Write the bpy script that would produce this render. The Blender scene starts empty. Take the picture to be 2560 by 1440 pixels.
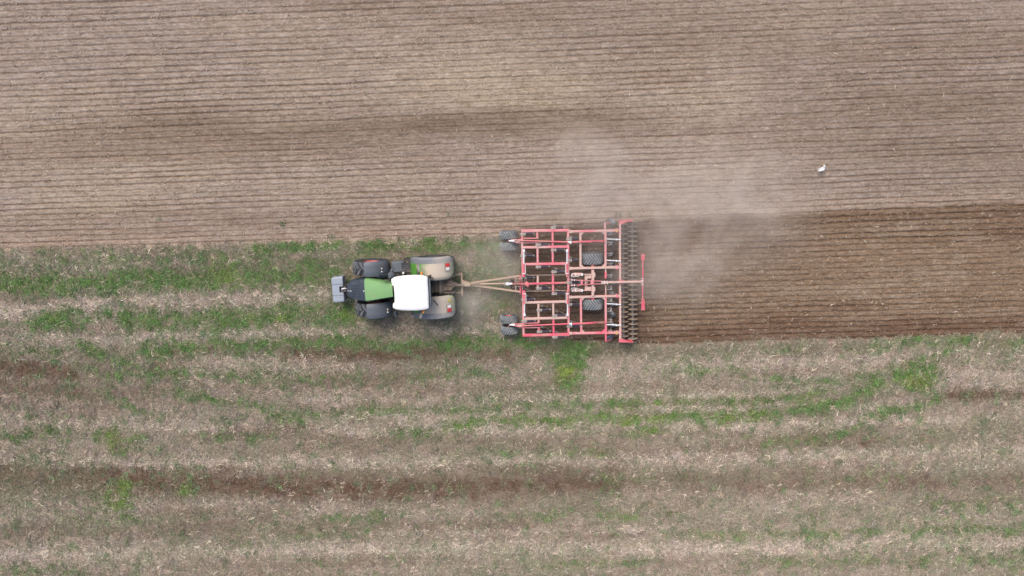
import bpy, math, random
import numpy as np
from mathutils import Vector, Matrix

R = math.radians
random.seed(7)
sc = bpy.context.scene
col = sc.collection

# ------------------------------------------------------------------ camera
FOC, DIST, TILT = 1750.0, 34.6, R(10)
CAM = (0.0, DIST * math.sin(TILT), DIST * math.cos(TILT))
cd = bpy.data.cameras.new('camera')
cam = bpy.data.objects.new('camera', cd)
col.objects.link(cam)
cam.location = CAM
cam.rotation_euler = (-TILT, 0, 0)
cd.sensor_width = 36
cd.lens = 36 * FOC / 2560
cd.clip_end = 3000
sc.camera = cam

# ------------------------------------------------------------------ light
SUN_EL, SUN_AZ = R(52), R(-25)          # azimuth from +Y clockwise
w = bpy.data.worlds.new('World'); sc.world = w; w.use_nodes = True
nt = w.node_tree
bg = nt.nodes['Background']
sky = nt.nodes.new('ShaderNodeTexSky')
sky.sky_type = 'NISHITA'; sky.sun_disc = False
sky.sun_elevation = SUN_EL; sky.sun_rotation = SUN_AZ
sky.air_density = 1.0; sky.dust_density = 5.0; sky.ozone_density = 0.6
nt.links.new(sky.outputs[0], bg.inputs[0])
bg.inputs[1].default_value = 0.13
sl = bpy.data.lights.new('sun', 'SUN'); sl.energy = 1.5; sl.angle = R(28); sl.color = (1.0, 0.95, 0.88)
so = bpy.data.objects.new('sun', sl); col.objects.link(so)
sd = Vector((math.sin(SUN_AZ) * math.cos(SUN_EL), math.cos(SUN_AZ) * math.cos(SUN_EL), math.sin(SUN_EL)))
so.rotation_euler = sd.to_track_quat('Z', 'Y').to_euler()
so.location = (0, 0, 60)
vs = sc.view_settings
vs.view_transform = 'Standard'; vs.look = 'None'; vs.gamma = 1; vs.use_curve_mapping = False
vs.exposure = 0.57
sc.cycles.volume_bounces = 2

# ------------------------------------------------------------------ helpers
CT, ST = math.cos(TILT), math.sin(TILT)
def P(px, py, z=0.0):
    """point of the world that is seen at a place of the photograph, at height z"""
    a = px - 1280; b = 720 - py
    d = (a, -ST * FOC + CT * b, -CT * FOC - ST * b)
    s = (z - CAM[2]) / d[2]
    return (CAM[0] + d[0] * s, CAM[1] + d[1] * s)

def tag(o, label=None, cat=None, group=None, kind=None):
    if label: o['label'] = label
    if cat: o['category'] = cat
    if group: o['group'] = group
    if kind: o['kind'] = kind
    return o

def empty(name, loc, rz=0.0):
    o = bpy.data.objects.new(name, None); col.objects.link(o)
    o.location = loc; o.rotation_euler = (0, 0, rz)
    return o

def lin(c):
    return tuple(((v / 255) / 12.92 if v / 255 <= .04045 else ((v / 255 + .055) / 1.055) ** 2.4) for v in c)

class MB:
    def __init__(s): s.v = []; s.f = []
    def add(s, vs_, fs):
        n = len(s.v); s.v += [tuple(p) for p in vs_]; s.f += [tuple(i + n for i in f) for f in fs]
        return s
    def box(s, c, d, rz=0.0, ch=None, ry=0.0):
        """chamfered box"""
        dx, dy, dz = d[0] / 2, d[1] / 2, d[2] / 2
        if ch is None: ch = min(dx, dy, dz) * 0.25
        M = Matrix.Translation(c) @ Matrix.Rotation(rz, 4, 'Z') @ Matrix.Rotation(ry, 4, 'Y')
        pts = []
        for z, i in ((-dz, ch), (-dz + ch, 0), (dz - ch, 0), (dz, ch)):
            x, y = dx - i, dy - i
            k = ch if i == 0 else ch * .6
            for px, py in ((x, y - k), (x - k, y), (-x + k, y), (-x, y - k), (-x, -y + k), (-x + k, -y), (x - k, -y), (x, -y + k)):
                pts.append(M @ Vector((px, py, z)))
        fs = [tuple(range(7, -1, -1)), tuple(range(24, 32))]
        for r in range(3):
            for k in range(8):
                a = r * 8 + k; b = r * 8 + (k + 1) % 8
                fs.append((a, b, b + 8, a + 8))
        return s.add(pts, fs)
    def beam(s, p, q, wd, ht, ch=None):
        """chamfered square-section beam from p to q (centre lines)"""
        p = Vector(p); q = Vector(q); d = (q - p); L = d.length; d.normalize()
        up = Vector((0, 0, 1))
        if abs(d.z) > .95: up = Vector((1, 0, 0))
        side = d.cross(up).normalized(); up = side.cross(d).normalized()
        if ch is None: ch = min(wd, ht) * .16
        a, b = wd / 2, ht / 2
        pr = [(a, b - ch), (a - ch, b), (-a + ch, b), (-a, b - ch), (-a, -b + ch), (-a + ch, -b), (a - ch, -b), (a, -b + ch)]
        pts = [p + side * x + up * y for x, y in pr] + [q + side * x + up * y for x, y in pr]
        fs = [tuple(range(7, -1, -1)), tuple(range(8, 16))] + [(k, (k + 1) % 8, (k + 1) % 8 + 8, k + 8) for k in range(8)]
        return s.add(pts, fs)
    def tube(s, pts, r, n=10, cap=True):
        pts = [Vector(p) for p in pts]
        if not hasattr(r, '__len__'): r = [r] * len(pts)
        out = []; fs = []
        ref = None
        for i, p in enumerate(pts):
            a = pts[max(i - 1, 0)]; b = pts[min(i + 1, len(pts) - 1)]
            d = (b - a).normalized()
            if ref is None: ref = Vector((0, 0, 1)) if abs(d.z) < .9 else Vector((1, 0, 0))
            u = d.cross(ref)
            if u.length < 1e-4: u = d.cross(Vector((0, 1, 0)))
            u.normalize(); v = d.cross(u).normalized()
            for k in range(n):
                t = 2 * math.pi * k / n
                out.append(p + (u * math.cos(t) + v * math.sin(t)) * r[i])
        for i in range(len(pts) - 1):
            for k in range(n):
                a = i * n + k; b = i * n + (k + 1) % n
                fs.append((a, a + n, b + n, b))
        if cap:
            fs.append(tuple(range(n))); fs.append(tuple(range(len(out) - 1, len(out) - n - 1, -1)))
        return s.add(out, fs)
    def lathe(s, prof, n=40, c=(0, 0, 0), closed=False):
        """profile of (radius, y) turned about the Y axis through c"""
        out = []; m = len(prof)
        for k in range(n):
            t = 2 * math.pi * k / n
            for r, y in prof: out.append((c[0] + r * math.cos(t), c[1] + y, c[2] + r * math.sin(t)))
        fs = []
        for k in range(n):
            k2 = (k + 1) % n
            for j in range(m if closed else m - 1):
                j2 = (j + 1) % m
                fs.append((k * m + j, k * m + j2, k2 * m + j2, k2 * m + j))
        return s.add(out, fs)
    def plate(s, poly, z0, z1):
        n = len(poly)
        pts = [(x, y, z0) for x, y in poly] + [(x, y, z1) for x, y in poly]
        fs = [tuple(range(n - 1, -1, -1)), tuple(range(n, 2 * n))] + [(k, (k + 1) % n, (k + 1) % n + n, k + n) for k in range(n)]
        return s.add(pts, fs)
    def loft(s, rings, cap=True):
        n = len(rings[0]); out = [p for r in rings for p in r]; fs = []
        for i in range(len(rings) - 1):
            for k in range(n):
                a = i * n + k; b = i * n + (k + 1) % n
                fs.append((a, b, b + n, a + n))
        if cap:
            fs.append(tuple(range(n - 1, -1, -1))); fs.append(tuple(range(len(out) - n, len(out))))
        return s.add(out, fs)
    def build(s, name, mat, parent=None, loc=None, smooth=False, rz=None, label=None):
        me = bpy.data.meshes.new(name)
        me.from_pydata(s.v, [], s.f)
        import bmesh
        bm = bmesh.new(); bm.from_mesh(me); bmesh.ops.recalc_face_normals(bm, faces=bm.faces); bm.to_mesh(me); bm.free()
        if smooth:
            me.polygons.foreach_set('use_smooth', [True] * len(me.polygons))
            me.set_sharp_from_angle(angle=R(38))
        me.materials.append(mat)
        o = bpy.data.objects.new(name, me); col.objects.link(o)
        if parent: o.parent = parent
        if loc: o.location = loc
        if rz: o.rotation_euler = (0, 0, rz)
        if label: o['label'] = label
        return o

def copy_tree(o, parent=None, **kw):
    c = o.copy(); col.objects.link(c); c.parent = parent
    for ch in list(o.children): copy_tree(ch, c)
    return c

# ------------------------------------------------------------------ materials
def new_mat(name):
    m = bpy.data.materials.new(name); m.use_nodes = True
    return m, m.node_tree, m.node_tree.nodes['Principled BSDF']

DUST = lin((168, 146, 126))
def painted(name, base, dust=0.3, rough=0.45, grad=None, scale=2.2, metal=0.0, dcol=None, bump=0.0, spec=0.5):
    """paint or plastic with field dust lying on it: dust is a real layer, patchy, thicker on faces that look up.
    grad = (axis, from, to): more dust towards one end of the machine (object coordinates)."""
    m, t, b = new_mat(name)
    N, L = t.nodes, t.links
    tc = N.new('ShaderNodeTexCoord')
    n1 = N.new('ShaderNodeTexNoise'); n1.inputs['Scale'].default_value = scale; n1.inputs['Detail'].default_value = 6
    n1.inputs['Roughness'].default_value = .65
    L.new(tc.outputs['Object'], n1.inputs['Vector'])
    n2 = N.new('ShaderNodeTexNoise'); n2.inputs['Scale'].default_value = scale * 14; n2.inputs['Detail'].default_value = 4
    L.new(tc.outputs['Object'], n2.inputs['Vector'])
    add = N.new('ShaderNodeMath'); add.operation = 'MULTIPLY_ADD'
    L.new(n2.outputs['Fac'], add.inputs[0]); add.inputs[1].default_value = .25; L.new(n1.outputs['Fac'], add.inputs[2])
    val = add.outputs[0]
    if grad:
        sx = N.new('ShaderNodeSeparateXYZ'); L.new(tc.outputs['Object'], sx.inputs[0])
        mr = N.new('ShaderNodeMapRange'); L.new(sx.outputs[grad[0]], mr.inputs[0])
        mr.inputs[1].default_value = grad[1]; mr.inputs[2].default_value = grad[2]
        mr.inputs[3].default_value = -.35; mr.inputs[4].default_value = .45
        a2 = N.new('ShaderNodeMath'); a2.operation = 'ADD'; L.new(val, a2.inputs[0]); L.new(mr.outputs[0], a2.inputs[1]); val = a2.outputs[0]
    ge = N.new('ShaderNodeNewGeometry'); s2 = N.new('ShaderNodeSeparateXYZ'); L.new(ge.outputs['Normal'], s2.inputs[0])
    up = N.new('ShaderNodeMapRange'); L.new(s2.outputs[2], up.inputs[0]); up.inputs[1].default_value = -.2; up.inputs[2].default_value = .9
    up.inputs[3].default_value = .35; up.inputs[4].default_value = 1
    cr = N.new('ShaderNodeMapRange'); L.new(val, cr.inputs[0])
    th = 1.05 - dust * .85
    cr.inputs[1].default_value = th - .22; cr.inputs[2].default_value = th + .22
    cr.interpolation_type = 'SMOOTHSTEP'
    mu = N.new('ShaderNodeMath'); mu.operation = 'MULTIPLY'; L.new(cr.outputs[0], mu.inputs[0]); L.new(up.outputs[0], mu.inputs[1])
    hs = N.new('ShaderNodeMix'); hs.data_type = 'RGBA'; hs.blend_type = 'MIX'
    hs.inputs[6].default_value = (*base, 1)
    hs.inputs[7].default_value = (*[c * .72 for c in base], 1)
    L.new(n1.outputs['Fac'], hs.inputs[0])
    mx = N.new('ShaderNodeMix'); mx.data_type = 'RGBA'; mx.clamp_factor = True
    L.new(mu.outputs[0], mx.inputs[0]); L.new(hs.outputs[2], mx.inputs[6]); mx.inputs[7].default_value = (*(dcol or DUST), 1)
    L.new(mx.outputs[2], b.inputs['Base Color'])
    rr = N.new('ShaderNodeMapRange'); L.new(mu.outputs[0], rr.inputs[0]); rr.inputs[3].default_value = rough; rr.inputs[4].default_value = .92
    L.new(rr.outputs[0], b.inputs['Roughness'])
    b.inputs['Metallic'].default_value = metal
    b.inputs['Specular IOR Level'].default_value = spec
    if bump:
        bp = N.new('ShaderNodeBump'); bp.inputs['Strength'].default_value = bump; bp.inputs['Distance'].default_value = .01
        L.new(n2.outputs['Fac'], bp.inputs['Height']); L.new(bp.outputs[0], b.inputs['Normal'])
    return m

M = {}
M['red'] = painted('red_paint', (0.70, 0.11, 0.17), dust=.52, rough=.4, scale=.9, dcol=lin((192, 158, 154)))
M['red_dusty'] = painted('dusty_red_paint', (0.60, 0.10, 0.13), dust=.78, rough=.5, scale=.9, dcol=lin((186, 160, 150)))
M['red_clean'] = painted('clean_red_paint', (0.70, 0.10, 0.165), dust=.42, rough=.35, scale=1.6)
M['drawbar'] = painted('dusted_drawbar_paint', (0.5, 0.13, 0.12), dust=.95, rough=.6, scale=1.3, dcol=lin((166, 148, 130)))
M['green'] = painted('green_hood_paint', (0.20, 0.39, 0.16), dust=.18, rough=.3, scale=1.2)
M['green_fender'] = painted('green_fender_paint', (0.09, 0.26, 0.045), dust=.60, rough=.35, grad=(0, -.55, .25), scale=1.1, dcol=lin((184, 172, 158)))
M['grey_fender'] = painted('grey_fender_plastic', (0.17, 0.185, 0.205), dust=.55, rough=.55, grad=(0, -.6, 1.4), scale=1.1, dcol=lin((158, 153, 148)))
M['slate'] = painted('slate_hood_paint', (0.042, 0.056, 0.078), dust=.16, rough=.38, scale=2, spec=.35)
M['weight'] = painted('grey_weight_paint', (0.29, 0.33, 0.39), dust=.2, rough=.5, scale=2)
M['black'] = painted('black_plastic', (0.022, 0.025, 0.03), dust=.28, rough=.55, scale=2.4)
M['guard'] = painted('grey_mudguard_plastic', (0.10, 0.115, 0.14), dust=.12, rough=.55, scale=2.4)
M['white'] = painted('white_roof_paint', (0.86, 0.86, 0.85), dust=.02, rough=.35, scale=1.5)
M['tyre'] = painted('tyre_rubber', (0.024, 0.028, 0.034), dust=.28, rough=.75, scale=1.6, dcol=lin((112, 110, 108)))
M['tyre_dusty'] = painted('dusty_tyre_rubber', (0.075, 0.088, 0.098), dust=.38, rough=.8, scale=1.4, dcol=lin((140, 143, 143)))
M['lug'] = painted('tyre_lug_rubber', (0.085, 0.096, 0.11), dust=.36, rough=.7, scale=1.6, dcol=lin((122, 120, 116)))
M['lug_dusty'] = painted('dusty_lug_rubber', (0.20, 0.225, 0.245), dust=.45, rough=.8, scale=1.4, dcol=lin((156, 158, 156)))
M['rim'] = painted('red_rim_paint', (0.55, 0.04, 0.06), dust=.35, rough=.4, scale=2)
M['steel'] = painted('dusty_steel', (0.42, 0.42, 0.42), dust=.4, rough=.45, metal=.6, scale=3)
M['silver'] = painted('bright_zinc', (0.78, 0.79, 0.82), dust=.1, rough=.4, metal=.1, scale=3)
M['spring'] = painted('dark_violet_spring_paint', (0.032, 0.028, 0.06), dust=.28, rough=.4, scale=3, dcol=lin((110, 104, 108)))
M['clamp'] = painted('galvanised_clamp', (0.26, 0.26, 0.28), dust=.5, rough=.5, metal=.2, scale=4)
M['mech'] = painted('dusty_machinery', (0.10, 0.09, 0.08), dust=.72, rough=.7, scale=3, bump=.4, dcol=lin((140, 126, 114)))
M['ring'] = painted('soil_worn_roller_steel', (0.30, 0.25, 0.21), dust=.7, rough=.55, metal=.25, scale=2, dcol=lin((160, 142, 122)))
M['shaft'] = painted('dark_roller_shaft', (0.14, 0.14, 0.15), dust=.6, rough=.6, scale=2, dcol=lin((138, 132, 128)))
M['disc'] = painted('blue_steel_disc', (0.13, 0.17, 0.22), dust=.3, rough=.4, metal=.4, scale=3)
M['hose'] = painted('rubber_hose', (0.06, 0.06, 0.065), dust=.55, rough=.7, scale=4)
M['orange'] = painted('orange_lens', (0.85, 0.25, 0.03), dust=.1, rough=.3)
M['lamp_red'] = painted('red_lens', (0.72, 0.04, 0.05), dust=.15, rough=.3)
M['lamp_white'] = painted('white_lens', (0.82, 0.82, 0.80), dust=.12, rough=.3)
M['yellow'] = painted('yellow_sticker', (0.62, 0.48, 0.05), dust=.2, rough=.5)
mg, t_, b_ = new_mat('dark_cab_glass'); b_.inputs['Base Color'].default_value = (.02, .03, .028, 1); b_.inputs['Roughness'].default_value = .06
b_.inputs['Transmission Weight'].default_value = .35
M['glass'] = mg
M['feather'] = painted('white_feathers', (0.84, 0.84, 0.86), dust=.0, rough=.8)
M['feather_grey'] = painted('pale_grey_feathers', (0.66, 0.70, 0.72), dust=.0, rough=.8)
M['beak'] = painted('yellow_beak', (0.7, 0.45, 0.05), dust=.0, rough=.5)

# ------------------------------------------------------------------ noise fields
def vnoise(x, y, seed):
    rs = np.random.RandomState(seed); T = rs.rand(256, 256)
    xi = np.floor(x).astype(int); yi = np.floor(y).astype(int)
    fx = x - xi; fy = y - yi
    fx = fx * fx * (3 - 2 * fx); fy = fy * fy * (3 - 2 * fy)
    a = T[xi & 255, yi & 255]; b = T[(xi + 1) & 255, yi & 255]; c = T[xi & 255, (yi + 1) & 255]; d = T[(xi + 1) & 255, (yi + 1) & 255]
    return (a * (1 - fx) + b * fx) * (1 - fy) + (c * (1 - fx) + d * fx) * fy
def fbm(x, y, seed, o=4, g=.5):
    s = 0; a = 1; n = 0
    for k in range(o):
        s = s + a * vnoise(x * 2 ** k + 17 * k + 400, y * 2 ** k + 31 * k + 400, seed + k); n += a; a *= g
    return s / n
def sstep(a, b, x):
    t = np.clip((x - a) / (b - a), 0, 1); return t * t * (3 - 2 * t)

HEAD = R(1.55)                                  # direction of travel and of all the furrows
def to_plan(x, y):
    """plan coordinates in which the field was surveyed from the photograph (2560 x 1440), ground level"""
    dx = x - CAM[0]; dy = y - CAM[1]; dz = -CAM[2]
    dep = dy * (-ST) + dz * (-CT)
    up = dy * CT + dz * (-ST)
    dep = np.maximum(dep, 5)
    return 1280 + FOC * dx / dep, 720 - FOC * up / dep

def itp(x, pts):
    a = np.array(pts, float); return np.interp(x, a[:, 0], a[:, 1])

YB = [(-400, 636), (0, 624), (640, 610), (850, 602), (1250, 588), (1300, 574), (1600, 552), (1900, 536), (2560, 506), (3000, 490)]
YB2 = [(-400, 636), (0, 624), (640, 610), (850, 602), (1250, 588), (1296, 588), (1310, 846), (1420, 852), (1600, 862), (1920, 852), (2560, 834), (3000, 822)]

# (points, half width, strength): bands that run across the stubble
GREEN = [
 ([(-300, 655), (0, 650), (640, 640), (1250, 625)], 34, .26),
 ([(620, 622), (850, 612), (1000, 615), (1270, 612)], 17, .85),
 ([(-300, 725), (0, 712), (160, 705), (300, 700), (560, 698), (860, 680)], 27, .92),
 ([(560, 668), (760, 662), (900, 648)], 16, .6),
 ([(60, 806), (230, 800)], 26, .85), ([(240, 785), (300, 785)], 14, .8), ([(300, 795), (420, 800), (680, 790), (900, 785)], 30, .85),
 ([(1090, 770), (1290, 760)], 34, .5), ([(900, 760), (1200, 690), (1290, 660)], 50, .45),
 ([(-300, 885), (0, 870), (130, 880)], 14, .55), ([(170, 850), (260, 880), (350, 925)], 13, .8), ([(340, 875), (600, 862), (760, 852), (1000, 862), (1400, 850)], 19, .78),
 ([(260, 945), (420, 930), (700, 945), (900, 938)], 17, .45), ([(950, 945), (1250, 930)], 12, .3),
 ([(420, 975), (560, 1008), (700, 1030), (860, 1032), (1050, 1022), (1300, 1016), (1840, 1002), (2080, 985)], 11, .6),
 ([(245, 968), (300, 1000), (350, 1025), (410, 1048)], 9, .85),
 ([(560, 1000), (640, 1030), (760, 1052)], 9, .5),
 ([(1100, 1062), (1300, 1052), (1560, 1046), (1840, 1040), (1960, 1033), (2060, 1012), (2150, 985), (2230, 950)], 15, .85),
 ([(2160, 1040), (2280, 1022), (2360, 990)], 17, .6),
 ([(2230, 850), (2380, 850), (2460, 842)], 20, .6), ([(2300, 930), (2345, 890), (2400, 850)], 22, .6),
 ([(2480, 860), (2700, 850)], 18, .35), ([(2500, 905), (2700, 900)], 14, .3),
 ([(1640, 925), (1830, 925)], 14, .5), ([(1900, 925), (1990, 960)], 12, .5), ([(2170, 865), (2240, 870)], 14, .5),
 ([(0, 1085), (200, 1080)], 18, .4), ([(520, 1095), (700, 1090)], 16, .35), ([(960, 1085), (1100, 1075)], 13, .45), ([(1530, 1080), (1680, 1076)], 12, .5),
 ([(1180, 1132), (1560, 1130)], 11, .4), ([(1900, 1110), (2030, 1095), (2190, 1062)], 15, .4),
 ([(810, 1296), (1010, 1286)], 9, .5), ([(1270, 1290), (1700, 1285)], 12, .3), ([(700, 1340), (900, 1330)], 9, .3),
 ([(1700, 1338), (2560, 1322), (2900, 1318)], 12, .42), ([(1300, 1412), (1640, 1405)], 11, .4), ([(-200, 1425), (220, 1418)], 16, .35),
 ([(1900, 1408), (2700, 1396)], 16, .35), ([(430, 1300), (120, 1296)], 14, .2), ([(2300, 1265), (2700, 1255)], 16, .25), ([(1950, 960), (2130, 945), (2230, 930)], 12, .5),
]
GPATCH = [(1430, 910, 46, 70, 1.5), (1440, 872, 50, 30, 1.2), (1400, 850, 40, 18, .7), (2285, 935, 56, 38, 1.4), (2310, 960, 40, 20, .8), (2200, 950, 36, 18, .6), (292, 1095, 55, 22, .75), (315, 1122, 26, 16, .6),
 (300, 1240, 34, 38, .85), (322, 1292, 22, 12, .6), (468, 1225, 22, 14, .9), (440, 1240, 24, 12, .4), (1418, 965, 26, 16, .6), (120, 880, 26, 22, .5), (170, 1425, 22, 12, .5), (640, 800, 30, 25, .7),
 (930, 610, 40, 14, .6), (2400, 905, 60, 10, .3), (1850, 935, 20, 12, .4), (1640, 1045, 60, 14, .6)]
YELLOWG = [(2290, 948, 40, 16, 1), (1425, 935, 35, 25, .7), (292, 1100, 60, 30, .8), (300, 1245, 34, 40, .7), (240, 1290, 200, 20, .2), (1420, 1045, 300, 20, .3)]
BROWN = [
 ([(-300, 915), (0, 915), (110, 925), (200, 935)], 24, 1.0), ([(-300, 968), (0, 965), (230, 985)], 24, .6), ([(150, 925), (420, 905), (560, 870)], 22, .35), ([(460, 880), (640, 885)], 10, .5), ([(700, 888), (1000, 890), (1300, 882)], 19, .85),
 ([(1460, 885), (1900, 872), (2200, 865)], 16, .45), ([(-300, 1192), (0, 1192), (260, 1198), (450, 1210), (650, 1212), (900, 1216), (1300, 1212), (1560, 1208)], 33, 1.0), ([(-300, 1172), (600, 1176)], 4, 1.0), ([(-300, 1202), (700, 1206)], 3, 1.0), ([(500, 1232), (1300, 1236)], 3, 1.0), ([(1500, 1206), (1850, 1208)], 24, .5),
 ([(1800, 1212), (2200, 1205), (2700, 1195)], 26, .55), ([(2330, 992), (2700, 982)], 13, .7), ([(-300, 1345), (0, 1335), (600, 1325)], 20, .35), ([(600, 1325), (1300, 1310)], 16, .25),
 ([(540, 1078), (800, 1070)], 12, .5), ([(-300, 1010), (0, 1000), (400, 990)], 26, .3), ([(300, 1170), (800, 1172)], 6, .4), ([(1300, 868), (1600, 880)], 14, .6), ([(1240, 700), (1300, 780)], 30, .3),
 ([(840, 1262), (1500, 1255)], 12, .3), ([(2000, 1105), (2200, 1112)], 9, .3),
]
BPATCH = [(2160, 1112, 22, 6, 1.0), (60, 920, 60, 16, .4), (250, 910, 80, 18, .4), (700, 1225, 60, 20, .3), (1400, 870, 60, 16, .5), (100, 625, 10, 6, .5), (2110, 1085, 10, 6, .5), (1790, 975, 12, 6, .5)]
LIGHT = [
 ([(-300, 800), (0, 782), (180, 765), (330, 752), (640, 744), (860, 732)], 15, .95),
 ([(-300, 850), (0, 846), (250, 848), (400, 842), (640, 832), (900, 824), (1260, 816)], 12, .85),
 ([(-300, 660), (0, 655), (400, 655), (700, 645)], 16, .3), ([(900, 860), (1240, 805)], 12, .3),
 ([(470, 915), (700, 905), (900, 910)], 26, .55), ([(1460, 930), (1800, 905), (2250, 890)], 36, .5), ([(2340, 930), (2700, 915)], 22, .6),
 ([(760, 1000), (1000, 1000), (1300, 994), (1900, 984), (2060, 970)], 9, .75), ([(780, 1042), (1200, 1038), (1560, 1028), (1900, 1018)], 8, .7),
 ([(-300, 1062), (0, 1058), (300, 1062), (700, 1075), (1200, 1068), (1560, 1062), (1840, 1062), (2200, 1052), (2700, 1040)], 12, .75),
 ([(2060, 1020), (2260, 1008), (2340, 985)], 9, .6),
 ([(-300, 1152), (0, 1150), (640, 1156), (1280, 1152), (1900, 1142), (2300, 1130), (2700, 1120)], 15, .9),
 ([(-300, 1110), (0, 1110), (280, 1120)], 12, .5), ([(-300, 1268), (0, 1262), (640, 1262), (1200, 1272)], 18, .35),
 ([(-300, 1388), (0, 1384), (640, 1375), (1280, 1368), (1800, 1370), (2700, 1356)], 17, .95), ([(880, 1332), (1300, 1330), (1700, 1325)], 10, .6),
 ([(1600, 1160), (2100, 1150), (2700, 1145)], 20, .35), ([(1500, 1255), (2200, 1240)], 22, .3), ([(-300, 1425), (1200, 1415)], 10, .2),
 ([(2020, 862), (2240, 852)], 10, .4), ([(2380, 870), (2330, 910), (2300, 940)], 8, .5),
]
def bandmask(px, py, defs, patches=()):
    m = np.zeros_like(px)
    for pts, hw, st in defs:
        pts = sorted(pts)
        yc = itp(px, pts); x0, x1 = pts[0][0], pts[-1][0]
        e = sstep(x0 - 30, x0 + 30, px) * (1 - sstep(x1 - 30, x1 + 30, px))
        m = np.maximum(m, st * e * np.exp(-(np.abs(py - yc) / hw) ** 1.9))
    for x, y, rx, ry, st in patches:
        d = ((px - x) / rx) ** 2 + ((py - y) / ry) ** 2
        m = np.maximum(m, st * np.exp(-d ** 1.4))
    return m

def fields(x, y):
    """all the ground masks at world points"""
    px, py = to_plan(x, y)
    ax = x * math.cos(HEAD) + y * math.sin(HEAD); ay = -x * math.sin(HEAD) + y * math.cos(HEAD)
    w1 = (fbm(x * .9, y * .9, 11) - .5) * 2; w2 = (fbm(x * 2.6, y * 2.6, 23) - .5) * 2; w3 = (fbm(ax * .35, ay * 1.6, 37) - .5) * 2
    pyw = py + w1 * 7 + w2 * 7 + w3 * 3
    pxw = px + (fbm(x * .8, y * .8, 51) - .5) * 34 + (fbm(x * 3, y * 3, 57) - .5) * 20
    ed = w2 * 5 + w3 * 4
    yb = itp(px, YB); yb2 = itp(px, YB2)
    till = 1 - sstep(-5, 7, py + ed - yb2)
    fresh = till * sstep(-9, 6, py + ed - yb) * sstep(1296, 1316, px)
    n_g = fbm(x * 1.3, y * 1.3, 71, 5, .6); n_f = fbm(x * 5, y * 5, 77, 3)
    g = bandmask(pxw, pyw, GREEN, GPATCH)
    low = 1 - till
    g = np.clip(g * (0.62 + .62 * n_g) + .55 * (n_g - .41), 0, 1)
    g = np.clip(g * (0.62 + .7 * n_f), 0, 1) * low
    # green shoots here and there inside the tilled part
    g = g + till * (1 - fresh) * .10 * sstep(.66, .82, fbm(x * .8, y * .8, 91, 4, .6)) * sstep(.5, .7, n_f)
    yl = np.clip(bandmask(pxw, pyw, [], YELLOWG) + .5 * sstep(.6, .75, fbm(x * .7, y * .7, 95)), 0, 1)
    br = bandmask(pxw, pyw, BROWN, BPATCH) * (.5 + n_f) * low + low * .35 * sstep(.52, .75, fbm(ax * .14, ay * 1.5, 101, 5, .6))
    li = bandmask(pxw, pyw, LIGHT) * (.55 + .9 * fbm(x * 2, y * 2, 107)) * low + low * .25 * sstep(.52, .72, fbm(ax * .13, ay * 1.6, 113, 5, .6))
    return dict(px=px, py=py, ax=ax, ay=ay, till=till, fresh=fresh, g=g, yl=yl, br=np.clip(br, 0, 1), li=np.clip(li, 0, 1), n_g=n_g, n_f=n_f, yb=yb, yb2=yb2)

K = 1.30                                        # picture brightness of a level white surface
def A(c):
    v = np.array(lin(c)) / K; g_ = v.mean()
    return (v + (g_ - v) * (.10 if c[0] >= c[1] else .06)) * np.array([.99, .99, 1.04])
def mixc(a, b, t): return a * (1 - t[:, None]) + b * t[:, None]

def furrow(x, y, F):
    """returns groove depth 0..1"""
    ax, ay = F['ax'], F['ay']
    wob = (fbm(ax * .22, ay * .6, 131, 3) - .5) * .09 + (fbm(ax * 1.5, ay * 3, 137, 2) - .5) * .04
    v = (ay + wob - .014 * ax * np.clip(ay / 10, 0, .85)) / .272
    k = np.floor(v); f = v - k
    dd = np.minimum(f, 1 - f)
    rs = np.random.RandomState(5).rand(512)
    amp = .68 + .52 * rs[(k.astype(int) + 200) & 511]
    amp2 = .68 + .52 * rs[(k.astype(int) + 201) & 511]
    amp = np.where(f < .5, amp, amp2)
    lon = .50 + .9 * fbm(ax * .30, k * 7.3, 141, 3)
    big = .55 + .85 * fbm(x * .16, y * .28, 147, 3)
    return np.exp(-(dd / .18) ** 2) * amp * lon * big, f

def height(x, y, F=None):
    if F is None: F = fields(x, y)
    gv, f = furrow(x, y, F)
    clod = fbm(x * 9, y * 9, 151, 3) - .5
    h_t = -gv * .066 + clod * .045 + .014 * np.cos(2 * math.pi * f)
    h_t = h_t + F['fresh'] * (-gv * .022 + clod * .06)
    h_l = (fbm(x * 6, y * 6, 157, 3) - .5) * .05 + (fbm(x * .8, y * .8, 161, 3) - .5) * .08
    far = np.exp(-(np.maximum(np.abs(x) - 34, 0) / 20) ** 2)
    # the lower stubble stands a hand above the worked soil
    return (F['till'] * h_t + (1 - F['till']) * (h_l + .02)) * far + F['till'] * -.03 * far, gv

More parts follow.
